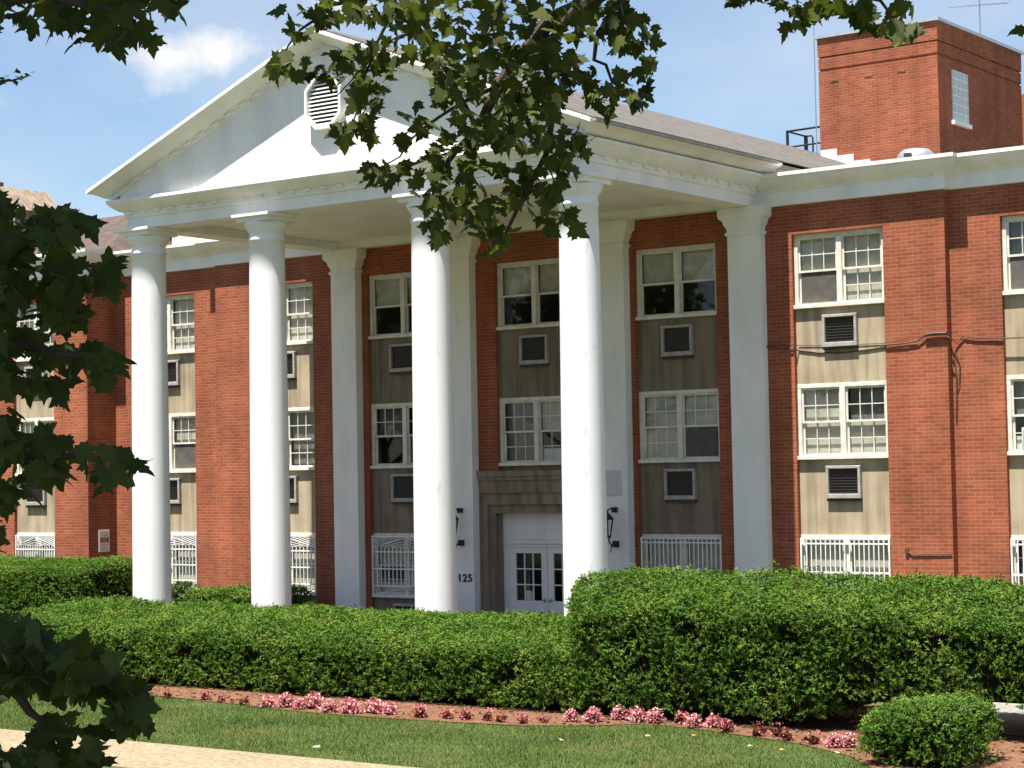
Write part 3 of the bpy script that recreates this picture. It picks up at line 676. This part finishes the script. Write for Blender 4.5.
MB().prism_xz([(-31.8, 9.8), (-27.4, 9.8), (-29.6, 10.9)], 19.9, 27.1).build('roof', 'tile', H2)
MB().prism_xz([(-28.6, -3), (-26.0, -3), (-26.0, 9.15), (-28.6, 10.4)], 18.5, 19.8).build('gable', 'white', H2)
for z in (2, 5.5): MB().box(-30, -29, 19.97, 20.02, z, z+1.6).build('window', 'trim', H2)

# ------------------------------------------------------------------ hedges and shrubs
def rnd_dir(n): v = RNG.normal(size=(n, 3)); return v/np.linalg.norm(v, axis=1, keepdims=True)
def hedge_surface(n, x0, x1, y0, y1, z0, z1f, rr, wob, seed, sides=True):
    """points and normals on a clipped, round-shouldered hedge; z1f(x, y) is the height of its top"""
    Lx, Ly = x1-x0, y1-y0; h = float(z1f(np.array([(x0+x1)/2]), np.array([(y0+y1)/2]))[0])-z0
    areas = np.array([Lx*Ly, Lx*h, Lx*h*.5, Ly*h, Ly*h]); fc = RNG.choice(5, n, p=areas/areas.sum())
    u, v = RNG.random(n), RNG.random(n)**.85
    px = np.where(fc == 3, x0, np.where(fc == 4, x1, x0+u*Lx)); py = np.where(fc == 1, y0, np.where(fc == 2, y1, np.where(fc == 0, y0+RNG.random(n)*Ly, y0+u*Ly)))
    pz = np.where(fc == 0, z0+h, z0+v*h)
    qx = np.clip(px, x0+rr, x1-rr); qy = np.clip(py, y0+rr, y1-rr); qz = np.minimum(pz, z0+h-rr)
    d = np.stack([px-qx, py-qy, pz-qz], 1); N = d/np.maximum(np.linalg.norm(d, axis=1, keepdims=True), 1e-6)
    S = np.stack([qx, qy, qz], 1)+N*rr
    s = seed*1.7
    wv = (np.sin(S[:, 0]*2.3+s)*np.sin(S[:, 2]*3.1+s*2)+np.sin(S[:, 1]*2.7+s)*np.sin(S[:, 0]*1.3-s)+.7*np.sin(S[:, 0]*5.3+S[:, 2]*4.1+s)*np.sin(S[:, 1]*4.9+S[:, 2]*3.3)
          + .5*np.sin(S[:, 0]*11+s)*np.sin(S[:, 2]*12+S[:, 1]*10))
    S = S+N*(wv*wob*(1-.45*np.clip(N[:, 2], 0, 1)))[:, None]
    t = np.clip((S[:, 2]-z0)/h, 0, 1.2); S[:, 2] += t*(z1f(S[:, 0], S[:, 1])-z0-h)
    return S, N
def sprigs(S, N, per, ln, wd, mat, name, parent, depth=.15):
    """yew sprigs: a short shoot at each point carrying `per` needles"""
    n = len(S); Nz = np.clip(N[:, 2:3], 0, 1)
    ax = N*(.75-.35*Nz)+np.array([0, 0, .35])*(1-.6*Nz)+RNG.normal(size=(n, 3))*.55; ax /= np.linalg.norm(ax, axis=1, keepdims=True)
    base = S-N*(RNG.random((n, 1))**1.5*depth*(1.5-1.1*Nz)); sl = .05+.07*RNG.random((n, 1))
    fn = (N*(.2+.8*Nz)+RNG.normal(size=(n, 3))*.5)
    A = np.repeat(ax, per, 0); B = np.repeat(base, per, 0); Fn = np.repeat(fn, per, 0); SL = np.repeat(sl, per, 0); m = n*per
    t = RNG.random((m, 1)); d = A*.55+RNG.normal(size=(m, 3))*.6; d[:, 2] *= 1-.6*np.repeat(Nz[:, 0], per); d /= np.linalg.norm(d, axis=1, keepdims=True)
    b = np.cross(d, Fn+RNG.normal(size=(m, 3))*.35); b /= np.maximum(np.linalg.norm(b, axis=1, keepdims=True), 1e-6)
    L = ln*(.6+.7*RNG.random((m, 1))); W = wd*(.7+.6*RNG.random((m, 1))); p = B+A*SL*t
    V = np.stack([p-b*W, p+b*W, p+d*L], 1)
    return np_mesh(name, V.reshape(-1, 3), 3, mat, parent)
def tufts(S, N, ln, wd, mat, name, parent, up=.45, loc=None, spread=.75, inner=.10):
    n = len(S)
    a = N*(.8-.35*np.clip(N[:, 2:3], 0, 1))+np.array([0, 0, up])*(1-np.clip(N[:, 2:3], 0, 1)*.8)+RNG.normal(size=(n, 3))*spread; a /= np.linalg.norm(a, axis=1, keepdims=True)
    fn = N*(.25+.95*np.clip(N[:, 2:3], 0, 1))+RNG.normal(size=(n, 3))*.55; b = np.cross(a, fn); b /= np.maximum(np.linalg.norm(b, axis=1, keepdims=True), 1e-6)
    L = (ln*(.6+.8*RNG.random(n)))[:, None]; W = (wd*(.6+.8*RNG.random(n)))[:, None]
    p = S-N*(RNG.random(n)*inner*(1.7-.9*np.clip(N[:, 2], 0, 1)))[:, None]
    V = np.stack([p-b*W*.5, p+a*L*.45-b*W, p+a*L, p+a*L*.45+b*W], 1)
    return np_mesh(name, V.reshape(-1, 3), 4, mat, parent, loc)
def hedge(name, label, x0, x1, y0, y1, z1f, dens=500, rr=.22, wob=.035, seed=1, ln=.048, wd=.0085, shear=0, stray=0, bare=.03, z0=-2.95, mat='hedge', cat='hedge', loc=None):
    H = thing(name, label, cat, ((x0+x1)/2, (y0+y1)/2, -3))
    core = MB(); g = .19; zz = lambda x, y: float(z1f(np.array([x]), np.array([y]))[0])-.12
    nx = max(3, int((x1-x0)/.35)); ny = max(3, int((y1-y0)/.35)); k = .16
    vs = []; fs = []
    for i in range(nx+1):
        for j in range(ny+1):
            x = x0+g+(x1-x0-2*g)*i/nx; y = y0+g+(y1-y0-2*g)*j/ny
            e = (i in (0, nx))+(j in (0, ny)); vs.append((x-shear*(y-y0)/(y1-y0)*(x1-x)/(x1-x0), y, zz(x, y)-e*.02))
    for i in range(nx):
        for j in range(ny): fs.append((i*(ny+1)+j, (i+1)*(ny+1)+j, (i+1)*(ny+1)+j+1, i*(ny+1)+j+1))
    ring = [(i, 0) for i in range(nx)]+[(nx, j) for j in range(ny)]+[(i, ny) for i in range(nx, 0, -1)]+[(0, j) for j in range(ny, 0, -1)]
    top = [i*(ny+1)+j for i, j in ring]; o = len(vs)
    h = float(z1f(np.array([(x0+x1)/2]), np.array([(y0+y1)/2]))[0])-z0
    for q in top: x, y, _ = vs[q]; vs.append((x, y, z0+.02+bare*h))
    m_ = len(ring)
    for i in range(m_): fs.append((top[i], top[(i+1) % m_], o+(i+1) % m_, o+i))
    core.add(vs, fs)
    for i in range(int((x1-x0)*2.2)):
        x = random.uniform(x0+.2, x1-.2); y = random.uniform(y0+.3, y1-.3); q = random.uniform(-.2, .2)
        core.tube([(x, y, -3), (x+q*.4, y+q*.3, -3+(z0+3)+bare*h*.6), (x+q, y+q, z0+bare*h+.3)], .022, .012, 5)
    core.build('branches', 'twig', H)
    h = float(z1f(np.array([(x0+x1)/2]), np.array([(y0+y1)/2]))[0])-z0
    area = (x1-x0)*(y1-y0)+1.5*(x1-x0)*h+2*(y1-y0)*h
    S, N = hedge_surface(int(area*dens), x0, x1, y0, y1, z0, z1f, rr, wob, seed)
    gap = np.sin(S[:, 0]*3.7+seed)*np.sin(S[:, 2]*5.9+S[:, 1]*2.9+seed*2)+.7*np.sin(S[:, 0]*8.3+S[:, 1]*6.1)*np.sin(S[:, 2]*10.7-seed)
    k = (N[:, 2] > .6) | (gap+RNG.normal(size=len(S))*.35 > -.85); k &= (N[:, 2] > .5) | (RNG.random(len(S)) < .92); S, N = S[k], N[k]
    if bare > .05:
        k = S[:, 2] > z0+h*bare*(.75+.5*np.sin(S[:, 0]*2.1+seed)*np.sin(S[:, 0]*5.3)+.25*RNG.random(len(S))); S, N = S[k], N[k]
    S[:, 0] -= shear*(S[:, 1]-y0)/(y1-y0)*(x1-S[:, 0])/(x1-x0)
    if stray:
        i = RNG.choice(np.where(N[:, 2] > .8)[0], stray); S2 = S[i]+np.array([0, 0, .05]); S = np.vstack([S, S2, S2+np.array([0, 0, .05])]); N = np.vstack([N, N[i], N[i]])
    sprigs(S, N, 13, ln, wd, mat, 'foliage', H)
    return H
wave = lambda x, y, s: .03*np.sin(x*1.1+s)+.02*np.sin(x*2.7+y*1.3+s*2)+.02*np.sin(y*2.1-x*.6+s)
hedge('clipped_hedge', 'long low clipped yew hedge in front of the white columns, behind the flowers', -5.2, 8.35, -9.22, -6.45,
      lambda x, y: -2.13+.30*np.clip((y+9.2)/2.2, 0, 1)**.7+wave(x, y, 1)*.8-.10*np.clip((x-5.5)/2.8, 0, 1)*np.clip((y+9.2)/2.2, 0, 1), seed=1)
dome = lambda y: .36*np.clip((y+9.25)/2.0, 0, 1)**.8
hedge('clipped_hedge', 'tall clipped yew hedge just right of the low one, in front of the barred windows', 8.12, 12.15, -9.32, -6.9,
      lambda x, y: -1.45+dome(y)-.12*np.clip((8.9-x)/.8, 0, 1)+wave(x, y, 3)*1.2, shear=1.5, seed=2, stray=100, wob=.05, rr=.16, bare=.06)
hedge('clipped_hedge', 'tall leggy yew hedge at the right edge, bare at its foot above the path', 12.05, 17.2, -9.22, -6.8,
      lambda x, y: -1.50+dome(y)-.05*np.clip((x-13)/2, 0, 1)+wave(x, y, 6)*.9, seed=8, stray=70, wob=.05, rr=.2, bare=.26)
hedge('clipped_hedge', 'clipped hedge at the left against the projecting brick wing', -18, -9.4, -3.1, -1.15,
      lambda x, y: -1.45+.12*np.clip((y+3.1)/1.5, 0, 1)+wave(x, y, 5)*.8, 420, seed=3)
hedge('clipped_hedge', 'short low hedge under the barred windows between the two left columns', -7.3, -4.7, -1.9, -.55,
      lambda x, y: -1.95+wave(x, y, 7)*.6, 420, seed=4)
hedge('clipped_shrub', 'small rounded clipped yew bush at the lower right, in front of the tall hedge', 13.80, 15.16, -11.75, -10.35,
      lambda x, y: -2.26+.05*np.sin(x*3)-.22*((np.abs(x-14.48)/.7)**3+(np.abs(y+11.05)/.7)**3)*.4, 520, .34, .03, 6, .04, .0075, cat='shrub')
sb = thing('broadleaf_shrub', 'pale broadleaf bush between the first two columns, beside the low hedge', 'shrub', (-8.0, -1.3, -3))
MB().tube([(-8.0, -1.3, -3), (-7.95, -1.3, -2.4), (-7.9, -1.35, -2.0)], .03, .01).build('stem', 'twig', sb)
q = rnd_dir(2200); q[:, 2] = np.abs(q[:, 2]); S = np.array([-8.0, -1.3, -2.75])+q*np.array([.78, .6, .95])*(.75+.25*RNG.random((2200, 1)))
tufts(S, q, .13, .045, 'shrubleaf', 'foliage', sb, .2)

# ------------------------------------------------------------------ grass, mulch, flowers, fallen leaves
bx = np.array([p[0] for p in BED]); by = np.array([p[1] for p in BED])
n = 150000; gx = RNG.uniform(-9, 15.5, n); gy = RNG.uniform(-14.47, -9.6, n)
ok = gy < np.interp(gx, bx, by)+RNG.normal(size=n)*.035
gx, gy = gx[ok], gy[ok]; n = len(gx)
pn = .5+.5*np.sin(gx*1.9+np.sin(gy*2.3)*1.5)*np.sin(gy*1.7+gx*.6)
gh = (.025+.03*RNG.random(n))*(.8+.5*pn); ang = RNG.uniform(0, 2*math.pi, n); lean = RNG.normal(size=(n, 2))*.022
bw = np.stack([np.cos(ang), np.sin(ang), np.zeros(n)], 1)*.0045
p0 = np.stack([gx, gy, np.full(n, -3.01)], 1); tip = p0+np.stack([lean[:, 0], lean[:, 1], gh], 1)
kind(np_mesh('grass', np.stack([p0-bw, p0+bw, tip], 1).reshape(-1, 3), 3, 'grassblade'), 'stuff')
n = 5200; cx_ = RNG.uniform(-8, 15.8, n); cy_ = RNG.uniform(-12.2, -8.9, n); ok = (cy_ > np.interp(cx_, bx, by)-.03); cx_, cy_ = cx_[ok], cy_[ok]; n = len(cx_)
a = rnd_dir(n)*np.array([1, 1, .3]); b = np.cross(a, rnd_dir(n)); p0 = np.stack([cx_, cy_, np.full(n, -2.985)], 1); s = (.012+.028*RNG.random(n))[:, None]
kind(np_mesh('mulch_chips', np.stack([p0-a*s-b*s*.4, p0+a*s-b*s*.4, p0+a*s+b*s*.4, p0-a*s+b*s*.4], 1).reshape(-1, 3), 4, 'chip'), 'stuff')
def clump(name, nl, npet, mat, flat=.75):
    root = thing(name, 'x', 'flowers', (0, 0, -3))
    q = rnd_dir(nl); q[:, 2] = np.abs(q[:, 2]); S = np.array([0, 0, -2.99])+q*np.array([.12, .12, .14])*(.5+.5*RNG.random((nl, 1)))
    tufts(S, q, .06, .026, 'begonia_leaf', 'foliage', root, .1)
    q = rnd_dir(npet); q[:, 2] = np.abs(q[:, 2])*1.2; S = np.array([0, 0, -2.985])+q*np.array([.14, .14, .17])*(.75+.3*RNG.random((npet, 1)))
    tufts(S, q, .032, .022, mat, 'blossoms', root, .1, inner=.03)
    return root
big = clump('begonia', 130, 230, 'petal'); mid = clump('begonia', 120, 90, 'petal_red'); small = clump('begonia', 90, 22, 'petal_red')
protos = {'b': big, 'm': mid, 's': small}; used = set()
FLOW = [(1.03,-10.43,'s',.8),(1.78,-10.33,'m',.7),(2.23,-10.43,'m',.6),(2.81,-10.56,'s',.9),(3.39,-10.62,'b',.95),(3.64,-10.50,'b',1.05),(4.01,-10.58,'b',.8),(4.14,-10.40,'b',1.2),(4.70,-10.68,'b',1.05),
        (5.04,-10.62,'b',1.1),(5.37,-10.45,'b',1.15),(5.68,-10.46,'b',.9),(6.30,-10.54,'m',.9),(6.73,-10.44,'m',.7),(7.05,-10.40,'m',.8),(7.41,-10.36,'s',.8),(7.66,-10.42,'s',.8),(8.01,-10.36,'m',.75),(8.21,-10.16,'m',.6),
        (8.50,-9.88,'b',.85),(8.79,-9.74,'b',.95),(8.99,-9.40,'b',.9),(9.20,-9.41,'m',.85),(9.38,-9.5,'b',1.0),(9.62,-9.45,'b',1.05),(10.04,-9.40,'m',.95),(10.35,-9.62,'b',.9),(10.59,-9.50,'b',.95),(10.99,-9.84,'m',.85),
        (11.56,-10.0,'s',1.0),(11.81,-9.9,'s',.95),(12.11,-10.22,'s',.9),(12.55,-10.32,'s',1.0),(12.91,-10.46,'b',.85),(13.06,-10.37,'b',.9),(-3.19,-10.12,'b',1.0)]
ORD = ['first','second','third','fourth','fifth','sixth','seventh','eighth','ninth','tenth','eleventh','twelfth','thirteenth','fourteenth','fifteenth','sixteenth','seventeenth','eighteenth','nineteenth','twentieth']
FLOW.sort()
for i, (x, y, k, sc) in enumerate(FLOW):
    p = protos[k]
    if k in used:
        o = p.copy(); COL.objects.link(o)
        for c_ in p.children: d = c_.copy(); COL.objects.link(d); d.parent = o
    else: o = p; used.add(k)
    o.location = (x, y, -.004+GZ-3+.004); o.rotation_euler = (0, 0, random.uniform(0, 6.28)); s_ = sc*random.uniform(.94, 1.06); o.scale = (s_*random.uniform(.9, 1.1), s_, s_*random.uniform(.9, 1.1))
    look = {'b': 'full pink', 'm': 'middling rose', 's': 'tiny dark red'}[k]
    where = ORD[i]+' from the left' if i < 18 else ('first' if i == len(FLOW)-1 else ORD[len(FLOW)-1-i])+' from the right'
    o['label'] = f'{look} begonia clump, {where} in the row'; o['group'] = 'begonias edging the hedge bed'

LEAF = [(0, 0), (.15, -.10), (.25, .02), (.45, .0), (.37, .15), (.43, .26), (.60, .40), (.42, .43), (.37, .52), (.20, .49), (.25, .63), (.14, .73), (.10, .85), (0, 1.0)]
LEAF = np.array(LEAF+[(-x, z) for x, z in LEAF[-2:0:-1]]); LEAF3 = np.stack([LEAF[:, 0], LEAF[:, 1]-.1, -.10*np.abs(LEAF[:, 0])-.22*LEAF[:, 0]**2-.16*LEAF[:, 1]**2], 1)
FA = [(10.94,-10.55,'orange',(.55,.22,.03)),(12.07,-11.08,'cream',(.55,.48,.32)),(12.59,-11.2,'tan',(.38,.22,.08)),(9.67,-11.76,'buff',(.48,.36,.18)),(13.30,-11.10,'pale pink',(.55,.38,.28)),(10.44,-10.9,'yellow',(.5,.40,.12)),(7.24,-13.83,'straw',(.6,.50,.30))]
wheres = ['in the grass below the middle of the tall hedge', 'on the lawn left of the small bush, nearer the path', 'on the lawn just below the cream one by the bush', 'alone on the lawn below the pink flowers', 'at the bed edge beside the small bush', 'at the upper lawn edge under the tall hedge', 'largest, on the lawn near the sidewalk']
for (x, y, cn, c), wh in zip(FA, wheres):
    s_ = .11 if cn == 'straw' else .075; t = random.uniform(0, 6.28); m_ = Matrix.Rotation(t, 3, 'Z') @ Matrix.Rotation(R(random.uniform(8, 28)), 3, 'X')
    o = MB().add([Vector((x, y, -2.955))+m_ @ Vector(tuple(p*s_)) for p in LEAF3], [tuple(range(len(LEAF3)))]).build('fallen_leaf', simple('dry_leaf_'+cn.replace(' ', '_'), c, .7, .2, 30), None, loc=(x, y, -2.96))
    tag(o, f'{cn} dry fallen leaf {wh}', 'leaf', 'fallen leaves on the lawn')

# ------------------------------------------------------------------ the two street trees whose boughs hang into the view
def leaves(P, size, face, name, mat, parent, droop=.55):
    n = len(P); toward = CAM-P; toward /= np.linalg.norm(toward, axis=1, keepdims=True)
    nrm = np.array([0, 0, 1.0])*(1-face)+toward*face+RNG.normal(size=(n, 3))*.55; nrm /= np.linalg.norm(nrm, axis=1, keepdims=True)
    ax = np.array([0, 0, -droop])+RNG.normal(size=(n, 3))*.6; ax -= nrm*np.sum(ax*nrm, 1, keepdims=True); ax /= np.linalg.norm(ax, axis=1, keepdims=True)
    sd = np.cross(ax, nrm); s = (size*(.65+.6*RNG.random(n)))[:, None, None]
    curl = RNG.uniform(.3, 1.8, n)[:, None, None]; k = len(LEAF3)
    jit = 1+RNG.normal(size=(n, k, 1))*.05
    L = np.broadcast_to(LEAF3, (n, k, 3))*jit
    V = P[:, None, :]+s*(L[:, :, 0:1]*sd[:, None, :]+L[:, :, 1:2]*ax[:, None, :]+L[:, :, 2:3]*curl*nrm[:, None, :])
    return np_mesh(name, V.reshape(-1, 3), k, mat, parent)
def inpoly(px, py, poly):
    c = np.zeros(len(px), bool); j = len(poly)-1
    for i in range(len(poly)):
        xi, yi = poly[i]; xj, yj = poly[j]
        m = ((yi > py) != (yj > py)) & (px < (xj-xi)*(py-yi)/((yj-yi) or 1e-9)+xi); c ^= m; j = i
    return c
def fill(poly, n, depth, dd):                         # a bough's leaves spread through its own depth
    a = np.array(poly); x0, y0 = a.min(0); x1, y1 = a.max(0); pts = []
    while len(pts) < n:
        px = RNG.uniform(x0, x1, 400); py = RNG.uniform(y0, y1, 400); ok = inpoly(px, py, poly)
        for x, y in zip(px[ok], py[ok]): pts.append(at(x, y, depth+RNG.uniform(-dd, dd)))
    return np.array(pts[:n])
def blob(cx, cy, rx, ry, n, depth, dd):
    r = np.sqrt(RNG.random(n)); t = RNG.uniform(0, 2*math.pi, n)
    return np.array([at(cx+rx*r[i]*math.cos(t[i]), cy+ry*r[i]*math.sin(t[i]), depth+RNG.uniform(-dd, dd)) for i in range(n)])
def bough(pts, depth, r0, r1, dd=0):
    P = [at(px, py, depth+dd*i/max(1, len(pts)-1)) for i, (px, py) in enumerate(pts)]
    Q = []
    for i in range(len(P)-1):
        for t in (0, .5): q = P[i]*(1-t)+P[i+1]*t; Q.append(q+(RNG.normal(size=3)*.012 if t else 0))
    Q.append(P[-1]); return Q, r0, r1
def canopy(c, r, n): q = rnd_dir(n)*(RNG.random((n, 1))**.4)*np.array(r); return np.array(c)+q

# near tree, trunk just outside the left of the view
base = CAM+_f*4.6-RT*2.35; base[2] = -3
TA = thing('street_tree', 'dark near tree whose large leaves hang down the left edge', 'tree', tuple(base))
tr = MB(); tr.tube([tuple(base+np.array([0, 0, h])+np.array([.06*math.sin(h), .05*math.cos(h*1.3), 0])) for h in (0, .3, 1, 2, 3, 4, 5, 6.2)], .20, .10, 12); tr.build('trunk', 'bark', TA, 0, True)
bA = MB(); hub = lambda h: tuple(base+np.array([0, 0, h+3+base[2]]))
for pts, hz, r0, r1, dep in (([(-160, 60), (-60, 20), (40, -4), (110, 10), (136, 14), (150, 12)], 1.2, .024, .002, 4.9), ([(-160, 330), (-60, 270), (20, 240), (60, 232), (84, 246)], .4, .026, .002, 4.6),
        ([(-160, 440), (-60, 350), (30, 345), (85, 355), (118, 366)], .1, .026, .002, 4.6), ([(-150, 560), (-60, 470), (20, 455), (80, 455), (128, 462)], -.2, .026, .002, 4.6),
        ([(-150, 700), (-60, 640), (15, 690), (40, 720), (55, 768)], -.6, .022, .004, 4.4), ([(-60, 640), (40, 660), (100, 680), (140, 704)], -.6, .014, .002, 4.4), ([(-90, 110), (-20, 85), (10, 80), (28, 76)], .9, .008, .002, 4.9)):
    Q, a_, b_ = bough(pts, dep, r0, r1)
    s0 = base+np.array([0, 0, hz-base[2]]); bA.tube([tuple(s0)]+[tuple(q) for q in Q], a_, b_, 6)
bA.build('branches', 'bark', TA)
polysA = [([(-30, 192), (20, 200), (28, 222), (60, 208), (86, 212), (86, 226), (72, 242), (60, 262), (66, 292), (40, 312), (-30, 318)], 130, 4.6, .5),
          ([(62, 250), (92, 262), (118, 258), (110, 282), (78, 300), (60, 290)], 22, 4.6, .3), ([(40, 296), (84, 300), (94, 322), (62, 330), (36, 322)], 16, 4.6, .3),
          ([(-30, 322), (22, 326), (40, 342), (78, 344), (98, 338), (106, 356), (126, 368), (100, 384), (84, 378), (62, 398), (34, 382), (-30, 392)], 82, 4.6, .45),
          ([(-30, 402), (14, 408), (24, 432), (54, 430), (66, 440), (110, 442), (142, 454), (128, 484), (108, 486), (86, 470), (60, 470), (36, 484), (0, 506), (-30, 505)], 92, 4.6, .4),
          ([(-30, 512), (6, 515), (12, 545), (-4, 558), (-30, 560)], 8, 4.6, .2),
          ([(-30, 600), (24, 622), (62, 642), (112, 662), (126, 684), (92, 694), (60, 690), (30, 686), (-30, 690)], 165, 4.4, .4), ([(108, 672), (136, 684), (160, 708), (150, 732), (118, 716)], 22, 4.4, .2),
          ([(-30, 730), (20, 748), (36, 720), (64, 712), (92, 732), (108, 772), (-30, 790)], 72, 4.4, .3),
          ([(-30, -30), (196, -20), (180, 10), (150, 10), (146, 34), (166, 40), (126, 48), (104, 34), (80, 40), (68, 44), (44, 24), (18, 32), (-30, 28)], 118, 4.9, .4)]
PA = np.vstack([fill(p, n_, d_, e_) for p, n_, d_, e_ in polysA])
leaves(PA, .068, .45, 'foliage', 'leaf_near', TA)
twl = np.vstack([blob(10, 78, 14, 5, 7, 4.9, .1), blob(24, 72, 9, 5, 5, 4.9, .1)]); leaves(twl, .020, .3, 'young_leaves', 'leaf_near', TA)
up = canopy(base+np.array([.2, .1, 7.0]), (2.9, 2.7, 1.6), 3800); vz = (up-CAM); dpt = vz@_f; yy_ = 384-F*(vz@UP)/np.maximum(dpt, .1)
up = up[(yy_ < -60) | (dpt < .3)]; leaves(up, .21, .1, 'crown', 'leaf_near', TA)

# second tree, trunk right of the view, its limb arching over
base = CAM+_f*9.6+RT*5.9; base[2] = -3
TB = thing('street_tree', 'leafy tree whose drooping boughs hang before the pediment and the tower top', 'tree', tuple(base))
tr = MB(); tr.tube([tuple(base+np.array([.05*math.sin(h*1.2), .06*math.cos(h), h])) for h in (0, .3, 1, 2, 3, 4, 5, 6.5, 8)], .27, .11, 12); tr.build('trunk', 'bark', TB, 0, True)
bB = MB(); D = 9.0
fork = at(760, -120, 9.2)
bB.tube([tuple(base+np.array([0, 0, 5.4])), tuple(at(1150, -190, 9.5)), tuple(at(930, -150, 9.3)), tuple(fork)], .09, .06, 8)
for pts, r0, r1, dep in (([(760, -120), (660, -60), (600, -8), (575, 10), (535, 40), (500, 85), (478, 130), (455, 152), (432, 178)], .06, .008, D), ([(575, 10), (545, 60), (552, 120), (530, 185), (505, 235), (490, 258)], .022, .004, D),
        ([(530, 185), (548, 165), (566, 212)], .007, .003, D), ([(660, -60), (606, 20), (594, 60), (612, 82), (640, 100)], .016, .003, D), ([(478, 130), (440, 60), (400, -10), (386, 25), (374, 55), (360, 100), (342, 140)], .012, .003, D),
        ([(455, 152), (412, 165), (398, 186)], .007, .003, D), ([(432, 178), (440, 205), (436, 236)], .007, .003, D), ([(400, -10), (330, 5), (300, 30), (282, 62)], .012, .003, D), ([(500, 85), (450, 110), (410, 140), (385, 165)], .010, .003, D),
        ([(374, 55), (350, 82), (322, 98)], .005, .002, D), ([(930, -150), (900, -60), (880, 0), (900, 35)], .02, .004, 9.3), ([(880, 0), (830, -5), (800, 10), (792, 25)], .010, .003, 9.3), ([(800, -60), (760, -20), (738, 4)], .008, .003, 9.3), ([(478, 130), (465, 150), (442, 158)], .006, .002, D)):
    Q, a_, b_ = bough(pts, dep, r0, r1, .15); bB.tube([tuple(q) for q in Q], a_, b_, 6)
bB.build('branches', 'bark', TB)
PB = [fill([(372, -20), (598, -20), (588, 20), (572, 44), (520, 62), (440, 60), (402, 50), (384, 22)], 280, D, .9), fill([(428, 60), (572, 44), (590, 76), (566, 92), (556, 146), (530, 150), (482, 146), (452, 116), (426, 92)], 260, D, .8)]
for bl in ((292, 66, 26, 14, 22), (300, 22, 28, 16, 18), (335, 10, 30, 14, 22), (385, 12, 24, 14, 22), (342, 62, 26, 18, 26), (372, 80, 22, 24, 26), (385, 52, 14, 20, 12), (368, 102, 14, 12, 9), (344, 128, 14, 12, 10), (366, 128, 13, 14, 10),
           (384, 172, 20, 12, 12), (405, 150, 12, 18, 8), (414, 118, 18, 18, 12), (450, 150, 24, 16, 20), (470, 172, 26, 16, 20), (515, 178, 24, 14, 18), (566, 150, 24, 20, 26), (585, 140, 14, 12, 8), (545, 182, 18, 16, 14),
           (424, 186, 14, 12, 8), (442, 202, 20, 12, 16), (436, 226, 11, 14, 10), (460, 198, 12, 14, 8), (482, 222, 16, 14, 14), (492, 200, 16, 10, 9), (535, 200, 18, 12, 12), (545, 222, 12, 10, 6), (492, 240, 8, 18, 7), (508, 236, 10, 8, 4),
           (565, 206, 8, 12, 4), (572, 226, 6, 6, 3), (610, 22, 30, 24, 34), (640, 30, 16, 20, 14), (628, 50, 18, 14, 10), (605, 98, 16, 14, 14), (645, 66, 11, 12, 7), (640, 92, 12, 14, 10), (590, 74, 18, 12, 10), (625, 78, 12, 8, 5)):
    PB.append(blob(*bl, D, .3))
leaves(np.vstack(PB), .080, .5, 'foliage', 'leaf_mid', TB)
PR = [blob(*bl, 9.3, .25) for bl in ((738, 3, 8, 5, 5), (770, -8, 30, 6, 10), (800, 10, 18, 12, 18), (792, 26, 6, 8, 4), (830, 4, 18, 10, 18), (862, 10, 20, 12, 24), (884, 22, 16, 10, 14), (902, 34, 11, 8, 9), (905, 6, 12, 10, 8), (1022, 24, 4, 6, 2))]
leaves(np.vstack(PR), .085, .5, 'tip_foliage', 'leaf_mid', TB)
up = np.vstack([canopy(base+np.array([-2.6, -1.4, 8.6]), (4.6, 4.2, 1.7), 2400), canopy(at(480, -330, 8.4), (2.4, 2.0, .8), 450)]); vz = (up-CAM); dpt = vz@_f; yy_ = 384-F*(vz@UP)/np.maximum(dpt, .1)
up = up[yy_ < -45]; leaves(up, .21, .1, 'crown', 'leaf_mid', TB)
# trees added across the road, out of frame, to block sky light; mirror in windows
def sky_block_tree(x, y, h, rad, label):
    t = thing('street_tree', label, 'tree', (x, y, -3), 'trees added out of frame to block sky light')
    b = MB(); b.tube([(x, y, -3), (x+.1, y, -1), (x-.1, y+.1, 2), (x, y, -3+h*.75)], .30, .10, 10)
    for i in range(6):
        a = i*1.05+x; b.tube([(x, y, -.2+i*.9), (x+rad*.35*math.cos(a), y+rad*.35*math.sin(a), 1.4+i*1.1), (x+rad*.7*math.cos(a), y+rad*.7*math.sin(a), 2.8+i*1.4)], .09, .03, 6)
    b.build('trunk', 'bark', t)
    ctr = np.vstack([canopy((x, y, -3+h*.60), (rad*.8, rad*.8, h*.32), 26)]); P = np.vstack([c+rnd_dir(130)*(RNG.random((130, 1))**.5)*1.25 for c in ctr])
    leaves(P, .42, .1, 'crown', 'leaf_mid', t)
for x, y, h, rad, lb in ((-38, -28, 15, 4.8, 'full leafy tree added out of frame to block sky light, farthest down the far kerb'), (-27, -28.5, 16.5, 5.0, 'tall leafy tree added out of frame to block sky light, second along the far kerb'), (-16, -28, 15.5, 4.8, 'round leafy tree added out of frame to block sky light, midway along the far kerb'),
                         (-5, -28.5, 16.5, 5.0, 'broad leafy tree added out of frame to block sky light, fourth along the far kerb'), (5.0, -28.2, 15, 4.6, 'leafy tree added out of frame to block sky light, on the far kerb nearest the camera')):
    sky_block_tree(x, y, h, rad, lb)
